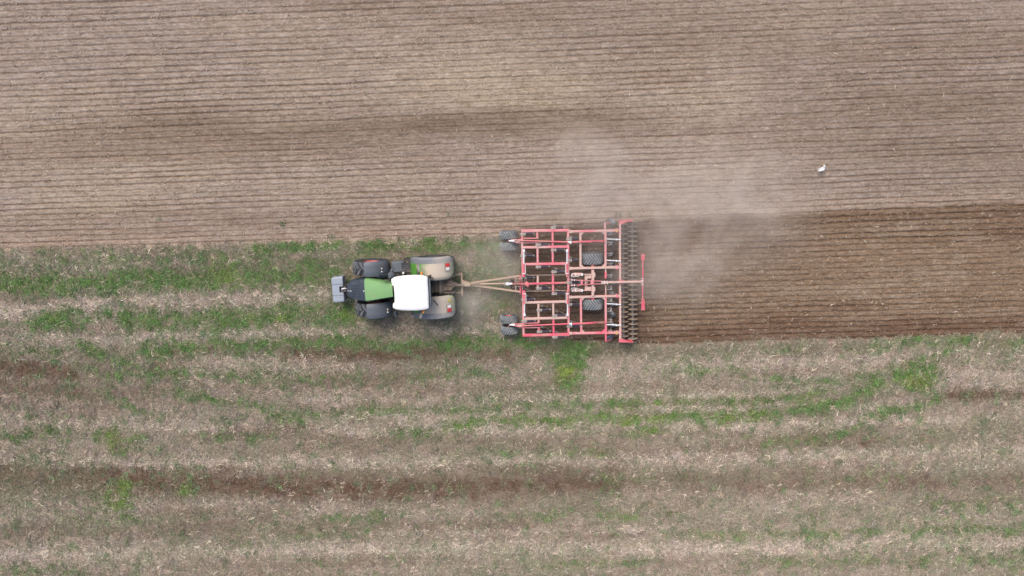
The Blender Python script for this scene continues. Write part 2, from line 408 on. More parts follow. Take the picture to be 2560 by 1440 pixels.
def albedo(x, y, F, gv):
    px, py, ax, ay = F['px'], F['py'], F['ax'], F['ay']
    n = len(x)
    base = np.tile(A((157, 141, 125)), (n, 1))
    L1 = fbm(x * .10, y * .16, 201, 4, .55); L2 = fbm(ax * .06, ay * .55, 229, 4, .6); L3 = fbm(ax * .5, ay * 2.2, 213, 4, .6)
    base = mixc(base, A((172, 155, 130)), sstep(.45, .75, L1) * .7)
    base = mixc(base, A((136, 114, 96)), sstep(.48, .74, L2) * .5)
    base = mixc(base, A((168, 154, 140)), sstep(.52, .72, L3) * .4)
    def blob(cx, cy, rx, ry): return np.exp(-(((px - cx) / rx) ** 2 + ((py - cy) / ry) ** 2))
    base = mixc(base, A((176, 160, 134)), np.clip(blob(1160, 200, 230, 85) + blob(1330, 235, 150, 60), 0, 1) * (.45 + .55 * L3))
    base = mixc(base, A((126, 108, 88)), np.clip(blob(1400, 300, 230, 34) + blob(1150, 310, 330, 26) + .8 * blob(2350, 250, 300, 45) + .7 * blob(620, 340, 420, 40) + .6 * blob(450, 300, 160, 20) + .5 * blob(2350, 370, 350, 40), 0, 1) * (.35 + .8 * L3))
    base = mixc(base, A((142, 124, 106)), blob(1900, 60, 900, 110) * .5)
    base = mixc(base, A((128, 110, 92)), sstep(1700, 2500, px) * sstep(120, 300, py) * .35)
    base = mixc(base, A((176, 154, 132)), np.exp(-((F['yb'] - py - 12) / 22) ** 2) * .4 * (1 - F['fresh']))
    # fresh strip
    fr = np.tile(A((140, 118, 94)), (n, 1))
    fr = mixc(fr, A((118, 93, 72)), sstep(.45, .7, L2) * .9)
    fr = mixc(fr, A((160, 142, 120)), sstep(.5, .72, L3) * .4)
    ed = np.maximum(np.exp(-((py - F['yb'] - 18) / 22) ** 2), np.exp(-((F['yb2'] - py - 14) / 22) ** 2))
    fr = mixc(fr, A((112, 88, 68)), ed * (.28 + .5 * L3))
    fr = mixc(fr, A((100, 80, 65)), (1 - sstep(1560, 1680, px)) * .8)
    base = mixc(base, fr, F['fresh'])
    # furrow shade painted into the soil colour, darkest at each groove bottom
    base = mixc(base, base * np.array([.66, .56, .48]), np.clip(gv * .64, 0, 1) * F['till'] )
    lo = np.tile(A((164, 148, 130)), (n, 1))
    lo = mixc(lo, A((140, 124, 104)), sstep(.42, .7, L2) * .6)
    lo = mixc(lo, A((182, 165, 146)), F['li'])
    lo = mixc(lo, A((108, 85, 68)), F['br'] * .9)
    lo = mixc(lo, mixc(np.tile(A((106, 124, 74)), (n, 1)), A((128, 140, 66)), F['yl']), np.clip(F['g'] * 1.15, 0, 1))
    base = mixc(base, lo, 1 - F['till'])
    base = mixc(base, A((96, 116, 62)), F['till'] * np.clip(F['g'], 0, 1))
    return base

# ------------------------------------------------------------------ ground sheet
def axis(lo, hi, st, reach):
    a = list(np.arange(lo, hi + st / 2, st)); o = []
    s = st; v = hi
    while v < reach: s *= 1.5; v += s; o.append(v)
    s = st; v = lo; p = []
    while v > -reach: s *= 1.5; v -= s; p.append(v)
    return np.array(p[::-1] + a + o)
gx = axis(-30, 30, .11, 1200)
ys1 = np.arange(-18, -3.2, .06); ys2 = np.arange(-3.2, 17.5, .034)
gy0 = np.concatenate([ys1, ys2])
up_, dn_ = [], []
s = .06; v = gy0[-1]
while v < 1200: s *= 1.5; v += s; up_.append(v)
s = .06; v = gy0[0]
while v > -1200: s *= 1.5; v -= s; dn_.append(v)
gy = np.array(dn_[::-1] + list(gy0) + up_)
X, Y = np.meshgrid(gx, gy); sh = X.shape
xf, yf = X.ravel(), Y.ravel()
Fd = fields(xf, yf)
hz, gv = height(xf, yf, Fd)
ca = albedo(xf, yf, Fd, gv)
me = bpy.data.meshes.new('ground')
nv = len(xf); ny, nx = sh
me.vertices.add(nv)
me.vertices.foreach_set('co', np.stack([xf, yf, hz], 1).astype(np.float32).ravel())
ii = (np.arange(ny - 1)[:, None] * nx + np.arange(nx - 1)[None, :]).ravel()
quads = np.stack([ii, ii + 1, ii + nx + 1, ii + nx], 1).astype(np.int32)
nf = len(quads)
me.loops.add(nf * 4); me.polygons.add(nf)
me.loops.foreach_set('vertex_index', quads.ravel())
me.polygons.foreach_set('loop_start', np.arange(nf, dtype=np.int32) * 4)
me.update(calc_edges=True)
me.polygons.foreach_set('use_smooth', np.ones(nf, bool))
at = me.attributes.new('soil', 'FLOAT_COLOR', 'POINT')
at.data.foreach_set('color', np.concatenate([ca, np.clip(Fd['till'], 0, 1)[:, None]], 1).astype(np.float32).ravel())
m, t, b = new_mat('field_soil'); N, L = t.nodes, t.links
av = N.new('ShaderNodeAttribute'); av.attribute_name = 'soil'
tc = N.new('ShaderNodeTexCoord')
def noise(scale, det=5, stretch=None, rough=.6):
    n_ = N.new('ShaderNodeTexNoise'); n_.inputs['Scale'].default_value = scale; n_.inputs['Detail'].default_value = det; n_.inputs['Roughness'].default_value = rough
    if stretch:
        mp = N.new('ShaderNodeMapping'); mp.inputs['Scale'].default_value = stretch; mp.inputs['Rotation'].default_value = (0, 0, -HEAD)
        L.new(tc.outputs['Object'], mp.inputs[0]); L.new(mp.outputs[0], n_.inputs['Vector'])
    else: L.new(tc.outputs['Object'], n_.inputs['Vector'])
    return n_
nA = noise(7, 6, (.6, 1.3, 1), .7); nB = noise(30, 4, None, .7); nC = noise(2.2, 5, (.5, 1.6, 1), .65)
def mrange(src, a, b_, c, d):
    q = N.new('ShaderNodeMapRange'); L.new(src, q.inputs[0])
    for i, v_ in enumerate((a, b_, c, d)): q.inputs[i + 1].default_value = v_
    return q.outputs[0]
def math_(op, a, b_):
    q = N.new('ShaderNodeMath'); q.operation = op
    for i, v_ in enumerate((a, b_)):
        if isinstance(v_, (int, float)): q.inputs[i].default_value = v_
        else: L.new(v_, q.inputs[i])
    return q.outputs[0]
fac = math_('MULTIPLY', math_('MULTIPLY', mrange(nA.outputs[0], .3, .7, .68, 1.30), mrange(nB.outputs[0], .3, .7, .66, 1.36)), mrange(nC.outputs[0], .3, .7, .84, 1.16))
vm = N.new('ShaderNodeVectorMath'); vm.operation = 'SCALE'; L.new(av.outputs['Color'], vm.inputs[0]); L.new(fac, vm.inputs[3])
# small hue shifts between grey and warm crumbs
hs = N.new('ShaderNodeHueSaturation'); L.new(vm.outputs[0], hs.inputs['Color']); L.new(mrange(nA.outputs[0], .3, .7, 1.25, .75), hs.inputs['Saturation'])
L.new(hs.outputs[0], b.inputs['Base Color'])
b.inputs['Roughness'].default_value = .95; b.inputs['Specular IOR Level'].default_value = .15
bp = N.new('ShaderNodeBump'); bp.inputs['Strength'].default_value = .8; bp.inputs['Distance'].default_value = .035
L.new(math_('ADD', nA.outputs[0], math_('MULTIPLY', nB.outputs[0], .5)), bp.inputs['Height']); L.new(bp.outputs[0], b.inputs['Normal'])
me.materials.append(m)
g_o = bpy.data.objects.new('ground', me); col.objects.link(g_o); tag(g_o, 'brown field, tilled in fine furrows above and weedy stubble below', kind='structure')

# ------------------------------------------------------------------ instanced cover
def inst_mat(name, rough=.8, hue=.06, valr=(.7, 1.35), trans=0.0):
    m, t, b = new_mat(name); N, L = t.nodes, t.links
    a = N.new('ShaderNodeAttribute'); a.attribute_type = 'INSTANCER'; a.attribute_name = 'tint'
    v = N.new('ShaderNodeAttribute'); v.attribute_name = 'piece'
    mr = N.new('ShaderNodeMapRange'); L.new(v.outputs['Fac'], mr.inputs[0]); mr.inputs[3].default_value = valr[0]; mr.inputs[4].default_value = valr[1]
    vm = N.new('ShaderNodeVectorMath'); vm.operation = 'SCALE'; L.new(a.outputs['Color'], vm.inputs[0]); L.new(mr.outputs[0], vm.inputs[3])
    L.new(vm.outputs[0], b.inputs['Base Color']); b.inputs['Roughness'].default_value = rough; b.inputs['Specular IOR Level'].default_value = .2
    return m

def proto(name, verts, faces, piece, mat):
    me = bpy.data.meshes.new(name); me.from_pydata(verts, [], faces)
    a = me.attributes.new('piece', 'FLOAT', 'FACE'); a.data.foreach_set('value', piece)
    me.materials.append(mat)
    return bpy.data.objects.new(name, me)

def blades(seed, n, rad, lmin, lmax, wd, lean):
    rg = random.Random(seed); V, Fc, pc = [], [], []
    for _ in range(n):
        a = rg.uniform(0, 6.28); r = rad * math.sqrt(rg.random()); x, y = r * math.cos(a), r * math.sin(a)
        d = rg.uniform(0, 6.28); l = rg.uniform(lmin, lmax); w_ = wd * rg.uniform(.7, 1.3)
        cx, sx = math.cos(d), math.sin(d); k = rg.uniform(*lean)
        p1 = (x + cx * l * .4 * k, y + sx * l * .4 * k, l * .55 * math.sqrt(max(0, 1 - k * k)) + .01)
        p2 = (x + cx * l * k, y + sx * l * k, l * .75 * math.sqrt(max(0, 1 - k * k)) + .01)
        ox, oy = -sx * w_ / 2, cx * w_ / 2; i = len(V)
        V += [(x - ox, y - oy, -.02), (x + ox, y + oy, -.02), (p1[0] + ox, p1[1] + oy, p1[2]), (p1[0] - ox, p1[1] - oy, p1[2]), p2]
        Fc += [(i, i + 1, i + 2, i + 3), (i + 3, i + 2, i + 4)]; q = rg.random(); pc += [q, q]
    return V, Fc, pc
def litter(seed, n, rad, lmin, lmax, wd, zmax):
    rg = random.Random(seed); V, Fc, pc = [], [], []
    for _ in range(n):
        a = rg.uniform(0, 6.28); r = rad * math.sqrt(rg.random()); x, y = r * math.cos(a), r * math.sin(a)
        d = rg.gauss(0, .9); l = rg.uniform(lmin, lmax) / 2; w_ = wd * rg.uniform(.6, 1.4) / 2
        cx, sx = math.cos(d), math.sin(d); z = rg.uniform(.004, zmax); tl = rg.uniform(-.35, .35); i = len(V)
        bx, by = rg.uniform(-.2, .2) * l, rg.uniform(-.2, .2) * l
        for s_ in (-1, 0, 1):
            px_, py_ = x + cx * l * s_ + (bx if s_ == 0 else 0), y + sx * l * s_ + (by if s_ == 0 else 0)
            zz = z + tl * l * s_
            V += [(px_ - sx * w_, py_ + cx * w_, zz), (px_, py_, zz + w_ * .9), (px_ + sx * w_, py_ - cx * w_, zz)]
        Fc += [(i, i + 3, i + 4, i + 1), (i + 1, i + 4, i + 5, i + 2), (i + 3, i + 6, i + 7, i + 4), (i + 4, i + 7, i + 8, i + 5)]
        q = rg.random(); pc += [q] * 4
    return V, Fc, pc
def clods(seed, n, rad, rmin, rmax):
    rg = random.Random(seed); V, Fc, pc = [], [], []
    base = [(1, 0, 0), (.31, .95, 0), (-.81, .59, 0), (-.81, -.59, 0), (.31, -.95, 0)]
    for _ in range(n):
        a = rg.uniform(0, 6.28); r = rad * math.sqrt(rg.random()); x, y = r * math.cos(a), r * math.sin(a); s_ = rmin + (rmax - rmin) * rg.random() ** 2; i = len(V)
        rot = rg.uniform(0, 6.28)
        for z_, k in ((-.3, .8), (.35, 1)):
            for bx, by, _z in base:
                j = rg.uniform(.75, 1.25) * s_ * k
                V.append((x + (bx * math.cos(rot) - by * math.sin(rot)) * j, y + (bx * math.sin(rot) + by * math.cos(rot)) * j, s_ * z_ + rg.uniform(-.15, .15) * s_))
        V.append((x + rg.uniform(-.3, .3) * s_, y + rg.uniform(-.3, .3) * s_, s_ * rg.uniform(.7, 1.0)))
        for k in range(5):
            k2 = (k + 1) % 5
            Fc.append((i + k, i + k2, i + 5 + k2, i + 5 + k)); Fc.append((i + 5 + k, i + 5 + k2, i + 10))
        q = rg.random(); pc += [q] * 10
    return V, Fc, pc

rng = np.random.RandomState(3)
def scatter(name, protos, x, y, z, rot, scl, tint, label):
    """one object: points that carry the copies of the small clumps"""
    pc = bpy.data.collections.new(name + '_clumps')
    for p_ in protos: pc.objects.link(p_)
    me = bpy.data.meshes.new(name); n = len(x); me.vertices.add(n)
    me.vertices.foreach_set('co', np.stack([x, y, z], 1).astype(np.float32).ravel())
    def at(nm, ty, key, arr):
        a = me.attributes.new(nm, ty, 'POINT'); a.data.foreach_set(key, arr)
    at('rot', 'FLOAT_VECTOR', 'vector', rot.astype(np.float32).ravel())
    at('scl', 'FLOAT', 'value', scl.astype(np.float32))
    at('tint', 'FLOAT_COLOR', 'color', np.concatenate([tint, np.ones((n, 1))], 1).astype(np.float32).ravel())
    at('idx', 'INT', 'value', rng.randint(0, len(protos), n).astype(np.int32))
    o = bpy.data.objects.new(name, me); col.objects.link(o)
    ng = bpy.data.node_groups.new(name, 'GeometryNodeTree')
    ng.interface.new_socket('Geometry', in_out='INPUT', socket_type='NodeSocketGeometry')
    ng.interface.new_socket('Geometry', in_out='OUTPUT', socket_type='NodeSocketGeometry')
    N, L = ng.nodes, ng.links
    gi = N.new('NodeGroupInput'); go = N.new('NodeGroupOutput')
    mp = N.new('GeometryNodeMeshToPoints'); L.new(gi.outputs[0], mp.inputs[0])
    ci = N.new('GeometryNodeCollectionInfo'); ci.inputs[0].default_value = pc; ci.inputs[1].default_value = True; ci.inputs[2].default_value = True
    ip = N.new('GeometryNodeInstanceOnPoints'); L.new(mp.outputs[0], ip.inputs['Points']); L.new(ci.outputs[0], ip.inputs['Instance'])
    ip.inputs['Pick Instance'].default_value = True
    def na(nm, ty):
        q = N.new('GeometryNodeInputNamedAttribute'); q.data_type = ty; q.inputs[0].default_value = nm; return q.outputs[0]
    L.new(na('idx', 'INT'), ip.inputs['Instance Index']); L.new(na('rot', 'FLOAT_VECTOR'), ip.inputs['Rotation']); L.new(na('scl', 'FLOAT'), ip.inputs['Scale'])
    L.new(ip.outputs[0], go.inputs[0])
    md = o.modifiers.new('cover', 'NODES'); md.node_group = ng
    tag(o, label, kind='stuff')
    return o
def jitter(c, s=.12, h=.05):
    n = len(c); return np.clip(c * (1 + rng.randn(n, 1) * s) * (1 + rng.randn(n, 3) * h), .004, .9)
def pts(n, x0=-29, x1=29, y0=-17.5, y1=16.5):
    return rng.uniform(x0, x1, n), rng.uniform(y0, y1, n)
def zrot(n, ang=None):
    r_ = np.zeros((n, 3)); r_[:, 2] = rng.uniform(0, 6.283, n) if ang is None else ang; return r_

# green weeds
mat_g = inst_mat('grass_blades', .7, valr=(.55, 1.55))
pg = [proto('grass_tuft', *blades(s_, 30, .13, .05, .16, .016, (.25, .95)), mat_g) for s_ in range(8)]
x, y = pts(130000, y1=6)
F_ = fields(x, y); keep = rng.rand(len(x)) < np.clip(F_['g'] * 1.15, 0, 1) * .55
x, y = x[keep], y[keep]; F_ = {k: v[keep] for k, v in F_.items()}
z, _ = height(x, y, F_); n = len(x)
tint = mixc(mixc(np.tile(A((110, 146, 80)), (n, 1)), A((144, 166, 72)), F_['yl'] * .8), A((134, 144, 112)), np.clip(1 - F_['g'] * 1.5, 0, 1) * .8)
scatter('grass', pg, x, y, z, zrot(n), rng.uniform(.7, 1.35, n), jitter(tint, .18, .07), 'short green grass and weeds in patches across the stubble')
NG = n
# dead straw litter and stubble that covers the unworked part
mat_l = inst_mat('dry_litter', .85, valr=(.56, 1.5))
pl = [proto('litter_clump', *litter(20 + s_, 20, .2, .05, .2, .016, .05), mat_l) for s_ in range(8)]
x, y = pts(64000, y1=4)
F_ = fields(x, y); keep = rng.rand(len(x)) < (1 - F_['till']) * (.85 - .45 * F_['g'] - .3 * F_['br'])
x, y = x[keep], y[keep]; F_ = {k: v[keep] for k, v in F_.items()}
z, _ = height(x, y, F_); n = len(x)
tint = np.tile(A((176, 162, 142)), (n, 1)); tint = mixc(tint, A((152, 132, 112)), sstep(.42, .72, fbm(F_['ax'] * .12, F_['ay'] * 1.3, 303, 5, .6)) * .6); tint = mixc(tint, A((204, 188, 168)), F_['li']); tint = mixc(tint, A((118, 92, 74)), np.clip(F_['br'] * 1.1, 0, 1)); tint = mixc(tint, A((146, 146, 116)), sstep(.46, .70, fbm(F_['ax'] * .12, F_['ay'] * .9, 313, 5, .6)) * .5); tint = mixc(tint, A((140, 140, 100)), F_['g'] * .7)
tint = mixc(tint, A((140, 138, 112)), (rng.rand(n) < .25) * .7)
scatter('stubble_litter', pl, x, y, z, zrot(n), rng.uniform(.7, 1.3, n), jitter(tint, .13, .04), 'dry broken stubble and dead leaves lying over the unworked soil')
# single long straws
mat_s = inst_mat('straw_stalks', .6, valr=(.75, 1.3))
ps = [proto('straw', *litter(60 + s_, 1 + s_ % 2, .06, .14, .36, .0155, .03), mat_s) for s_ in range(10)]
x, y = pts(60000)
F_ = fields(x, y)
pr = (1 - F_['till']) * (.10 + .95 * F_['li'] - .1 * F_['br']) + F_['till'] * (1 - F_['fresh']) * (.035 + .08 * np.exp(-((F_['yb2'] - F_['py']) / 60.) ** 2)) + F_['fresh'] * .11
turn = np.exp(-(((F_['px'] - 2370) / 110) ** 2 + ((F_['py'] - 895 + (F_['px'] - 2370) * .35) / 50) ** 2))
pr = pr + .6 * turn * (1 - F_['till'])
keep = rng.rand(len(x)) < pr
x, y, turn = x[keep], y[keep], turn[keep]; F_ = {k: v[keep] for k, v in F_.items()}
z, _ = height(x, y, F_); n = len(x)
ch_ = np.where(np.sin(F_['ay'] * 5) > 0, 1, -1)
ang = np.where(F_['till'] > .5, rng.randn(n) * .75, np.where(rng.rand(n) < .6, HEAD + ch_ * (.5 + rng.randn(n) * .3), rng.uniform(0, 3.14, n)))
ang = np.where(turn > .25, .62 + rng.randn(n) * .3, ang)
rot = zrot(n, ang); rot[:, 1] = rng.randn(n) * .08
tint = mixc(np.tile(A((232, 216, 190)), (n, 1)), A((186, 168, 128)), rng.rand(n) * F_['till'])
scatter('loose_straw', ps, x, y, z + .02, rot, rng.uniform(.6, 1.2, n) * (1 - .3 * F_['till']), jitter(tint, .12, .04), 'pale straw stalks scattered over stubble and tilled soil')
# crumbs of the tilled soil
mat_c = inst_mat('soil_crumbs', .95, valr=(.6, 1.45))
pcz = [proto('clod_clump', *clods(90 + s_, 13, .2, .008, .032), mat_c) for s_ in range(8)]
x, y = pts(42000, y0=-4)
F_ = fields(x, y); keep = rng.rand(len(x)) < F_['till'] * (.40 + .5 * F_['fresh'])
x, y = x[keep], y[keep]; F_ = {k: v[keep] for k, v in F_.items()}
z, gvv = height(x, y, F_); n = len(x)
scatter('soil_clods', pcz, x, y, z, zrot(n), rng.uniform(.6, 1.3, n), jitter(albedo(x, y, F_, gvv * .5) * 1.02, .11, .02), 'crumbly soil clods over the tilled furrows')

# ------------------------------------------------------------------ wheels
def tyre_mb(Rr, W, rim, nl, lug=.035, arc=.30):
    mb = MB(); h = W / 2
    prof = [(rim, -h * .72), (rim + .05 * Rr, -h * .86), (rim + (Rr - rim) * .5, -h), (Rr * .93, -h * .96), (Rr * .975, -h * .82), (Rr * .992, -h * .5), (Rr, 0)]
    prof = prof + [(r, -y) for r, y in prof[-2::-1]]
    mb.lathe(prof, 56)
    tr = MB()
    def rad(y):
        q = abs(y) / h; return Rr * (1 - .008 * q * q - .025 * max(0, q - .5) ** 2 * 4 - .3 * max(0, q - .86) ** 2 * 4)
    for side in (-1, 1):
        for k in range(nl):
            t0 = 2 * math.pi * (k + (.5 if side > 0 else 0)) / nl
            ring = []; steps = 6
            for i in range(steps):
                u = i / (steps - 1); yy = side * (-.03 * h + u * h * .99) 
                th = t0 + arc * (u ** .9); wd = 2 * math.pi / nl * (.20 + .09 * u)
                r0 = rad(yy) - .012
                r1 = rad(yy) + lug * (1 - .25 * u)
                ring.append([(r0 * math.cos(th - wd), yy, r0 * math.sin(th - wd)), (r1 * math.cos(th - wd * .7), yy, r1 * math.sin(th - wd * .7)),
                             (r1 * math.cos(th + wd * .7), yy, r1 * math.sin(th + wd * .7)), (r0 * math.cos(th + wd), yy, r0 * math.sin(th + wd))])
            tr.loft(ring)
    return mb, tr
def rim_mb(rim, W, hub=.16, fl=.72):
    h = W / 2 * fl; mb = MB()
    mb.lathe([(rim + .012, -h), (rim - .03, -h), (rim - .05, -h * .6), (rim - .07, -h * .3), (hub, -h * .15), (hub, -h * .5), (.02, -h * .5), (.02, h * .5), (hub, h * .5), (hub, h * .15), (rim - .07, h * .3), (rim - .05, h * .6), (rim - .03, h), (rim + .012, h)], 40)
    for k in range(8):
        a = k * math.pi / 4
        mb.tube([(math.cos(a) * hub * .72, -h * .55, math.sin(a) * hub * .72), (math.cos(a) * hub * .72, h * .55, math.sin(a) * hub * .72)], .014, 6)
    return mb
def make_wheel(parent, loc, Rr, W, rim, nl, tm, rm, rz=0.0, lug=.035, arc=.3, fl=.72):
    wo = rim_mb(rim, W, fl=fl).build('wheel', rm, parent, loc, smooth=True, rz=rz)
    mb, tr = tyre_mb(Rr, W, rim, nl, lug, arc)
    mb.build('tyre', tm, wo, smooth=True)
    tr.build('tread', M['lug_dusty'] if tm is M['tyre_dusty'] else M['lug'], wo)
    return wo

# ------------------------------------------------------------------ tractor
O = P(1078, 721, 2.08)
TR = empty('tractor', (O[0], O[1] - .03, 0), R(1.6))
tag(TR, 'green tractor with white cab roof and grey front weight pulling the red cultivator', 'tractor')
S2 = (-1, 1)
# wheels: the four wheels of the tractor
for s_ in S2:
    make_wheel(TR, (0, s_ * 1.0, 1.0), 1.0, .70, .56, 22, M['tyre'], M['rim'], lug=.07, arc=.24, fl=.74)
    make_wheel(TR, (-2.98, s_ * 1.0 - .06, .81), .81, .66, .40, 16, M['tyre'], M['rim'], rz=R(-1.5), lug=.07, arc=.28, fl=.78)
# chassis, engine and axles
mb = MB(); mb.box((-1.55, 0, .95), (4.2, .62, .5)); mb.box((-.05, 0, 1.0), (1.1, .72, .62)); mb.build('chassis', M['mech'], TR)
mb = MB(); mb.box((-2.75, 0, 1.35), (1.9, .62, .62)); mb.box((-2.2, .3, 1.25), (.6, .2, .4)); mb.box((-2.9, -.3, 1.2), (.5, .22, .3)); mb.build('engine', M['black'], TR)
MB().tube([(0, -.72, 1.0), (0, .72, 1.0)], .17, 16).build('rear_axle', M['mech'], TR, smooth=True)
mb = MB(); mb.beam((-2.98, -.78, .78), (-2.98, .72, .78), .24, .26); mb.build('front_axle', M['black'], TR)
# rear fenders
for s_ in S2:
    def fsurf(y0, y1, rad, a0, a1, na=20, nb=8, rin=0.0, rout=0.0, th=.03):
        rings = []
        for i in range(na + 1):
            u = i / na; a = R(a0 + (a1 - a0) * u); e = min(u, 1 - u)
            ro = 1 - math.sqrt(max(0, 1 - min(1, e / .13) ** 2)) if False else (1 - min(1, e / .15)) ** 2
            ya, yb_ = y0 + rin * ro, y1 - rout * ro
            top = []; bot = []
            for j in range(nb + 1):
                v = j / nb; yy = ya + (yb_ - ya) * v
                q = abs(v - .5) * 2; dr = 0
                if v > .5 and rout: dr = .10 * max(0, (q - .55) / .45) ** 2
                if v < .5 and rin: dr = .10 * max(0, (q - .6) / .4) ** 2
                r_ = rad - dr - .05 * ro
                top.append((r_ * math.cos(a), s_ * yy, 1.0 + r_ * math.sin(a)))
                bot.append(((r_ - th) * math.cos(a), s_ * yy, 1.0 + (r_ - th) * math.sin(a)))
            rings.append(top + bot[::-1])
        return MB().loft(rings)
    fsurf(.38, 1.17, 1.10, 168, 14, rin=.16, rout=0).build('fender', M['green_fender'], TR, smooth=True)
    fsurf(1.172, 1.47, 1.10, 168, 14, rin=0, rout=.22).build('fender_trim', M['grey_fender'], TR, smooth=True)
    MB().plate([(-.9, s_ * .385), (.85, s_ * .385), (.85, s_ * .41), (-.9, s_ * .41)], 1.0, 1.62).build('inner_fender_panel', M['black'], TR)
    # tail lamp block near the back of the fender
    a = R(47); r_ = 1.115
    lm = MB(); lm.box((r_ * math.cos(a) , s_ * .98, 1 + r_ * math.sin(a) - .006), (.27, .36, .05), ry=R(43)); lb = lm.build('lamp_housing', M['mech'], TR)
    for dy, mm in ((.085, 'lamp_red'), (-.085, 'lamp_white')):
        q = MB(); q.box((r_ * math.cos(a) + .022, s_ * (.98 + dy), 1 + r_ * math.sin(a) + .018), (.20, .15, .03), ry=R(43)); q.build('tail_lamp', M[mm], TR)
q = MB(); q.box((.80, -.62, 1.80), (.13, .10, .008), ry=R(40)); q.build('warning_sticker', M['yellow'], TR)
# front mudguards
for s_ in S2:
    rings = []
    for i in range(13):
        u = i / 12; a = R(100 + (20 - 100) * u); e = min(u, 1 - u); ro = (1 - min(1, e / .12)) ** 2
        y0, y1 = .64 + .015 * ro, 1.365 - .04 * ro
        top = []; bot = []
        for j in range(7):
            v = j / 6; q_ = abs(v - .5) * 2; r_ = .935 - .05 * max(0, (q_ - .6) / .4) ** 2 + (.008 if j in (2, 4) else 0)
            top.append((-2.98 + r_ * math.cos(a), s_ * (y0 + (y1 - y0) * v) - .06, .81 + r_ * math.sin(a)))
            bot.append((-2.98 + (r_ - .025) * math.cos(a), s_ * (y0 + (y1 - y0) * v) - .06, .81 + (r_ - .025) * math.sin(a)))
        rings.append(top + bot[::-1])
    MB().loft(rings).build('mudguard', M['guard'], TR, smooth=True)
    MB().beam((-2.6, s_ * .5, 1.3), (-2.6, s_ * .75 - .06, 1.60), .07, .05).build('mudguard_bracket', M['black'], TR)
# hood: sloping five-sided section
def hood_ring(x, hw, tw, zt, zs, zb, cy=-.03):
    return [(x, cy + hw * .97, zb), (x, cy + hw, zs - .2), (x, cy + hw * .96, zs), (x, cy + (hw + tw) / 2, (zs + zt) / 2 + .025), (x, cy + tw, zt), (x, cy + tw * .5, zt + .022), (x, cy, zt + .03), (x, cy - tw * .5, zt + .022),
            (x, cy - tw, zt), (x, cy - (hw + tw) / 2, (zs + zt) / 2 + .025), (x, cy - hw * .96, zs), (x, cy - hw, zs - .2), (x, cy - hw * .97, zb)]
HS = [(-4.05, .20, .14, 1.50, 1.40, .95), (-4.02, .29, .22, 1.58, 1.46, .92), (-3.92, .40, .32, 1.66, 1.52, .92), (-3.75, .475, .385, 1.75, 1.60, .95), (-3.5, .525, .43, 1.83, 1.68, 1.0), (-3.25, .553, .45, 1.89, 1.73, 1.05), (-3.125, .558, .452, 1.915, 1.755, 1.1)]
HS2 = [(-3.12, .563, .455, 1.92, 1.76, 1.1), (-2.95, .55, .44, 1.95, 1.79, 1.15), (-2.7, .50, .41, 1.98, 1.82, 1.2), (-2.4, .44, .36, 2.01, 1.85, 1.25), (-2.1, .385, .32, 2.04, 1.88, 1.3), (-1.80, .34, .28, 2.06, 1.9, 1.3)]
MB().loft([hood_ring(*h) for h in HS]).build('hood_nose', M['slate'], TR, smooth=True)
MB().loft([hood_ring(*h) for h in HS2]).build('hood', M['green'], TR, smooth=True)
mb = MB()
for k in range(5): mb.box((-3.55 + .0 * k, -.03 + (k - 2) * .13, 1.865 - abs(k - 2) * .004), (.42, .014, .012), ry=R(-12))
mb.build('hood_rib', M['black'], TR)
MB().tube([(-4.0, -.05, 1.62), (-3.78, -.05, 1.77)], .014, 8).build('hood_badge', M['silver'], TR)
MB().box((-3.16, -.03, 1.965), (.05, .05, .03)).build('hood_latch', M['silver'], TR)
for s_ in S2:
    MB().box((-4.0, s_ * .17 - .03, 1.30), (.12, .16, .12)).build('headlight', M['lamp_white'], TR)
# cab
mb = MB()
for s_ in S2:
    mb.beam((-1.55, s_ * .60, 1.15), (-1.42, s_ * .62, 2.98), .07, .07); mb.beam((-.62, s_ * .68, 1.15), (-.60, s_ * .66, 2.98), .07, .07); mb.beam((.05, s_ * .66, 1.35), (-.08, s_ * .62, 2.98), .08, .08)
    mb.beam((-1.55, s_ * .62, 1.18), (.05, s_ * .66, 1.30), .07, .09)
mb.beam((.05, -.62, 2.94), (.05, .62, 2.94), .08, .10); mb.beam((-1.5, -.6, 1.18), (-1.5, .6, 1.18), .08, .08); mb.beam((-1.43, -.6, 2.94), (-1.43, .6, 2.94), .07, .07)
mb.build('cab_frame', M['black'], TR)
mb = MB(); mb.box((-.75, 0, 1.12), (1.5, 1.2, .12)); mb.build('cab_floor', M['black'], TR)
MB().plate([(.085, -.58), (.09, .58), (.10, .58), (.095, -.58)], 1.4, 2.9).build('rear_window', M['glass'], TR)
MB().plate([(-1.52, -.57), (-1.55, 0), (-1.52, .57), (-1.51, .57), (-1.54, 0), (-1.51, -.57)], 1.3, 2.9).build('windscreen', M['glass'], TR)
for s_ in S2:
    MB().plate([(-1.42, s_ * .63), (-.66, s_ * .675), (-.66, s_ * .665), (-1.42, s_ * .62)], 1.25, 2.9).build('door_window', M['glass'], TR)
    MB().plate([(-.56, s_ * .67), (.0, s_ * .645), (.0, s_ * .635), (-.56, s_ * .66)], 1.35, 2.9).build('side_window', M['glass'], TR)
mb = MB(); mb.box((-.55, 0, 1.45), (.5, .5, .14)); mb.box((-.3, 0, 1.8), (.14, .48, .6)); mb.build('seat', M['black'], TR)
mb = MB(); mb.tube([(-1.2, 0, 1.2), (-1.05, 0, 1.75)], .04, 8); mb.lathe([(.2, -.012), (.215, 0), (.2, .012), (.185, 0)], 20, (-1.03, 0, 1.8), closed=True); mb.build('steering_wheel', M['black'], TR)
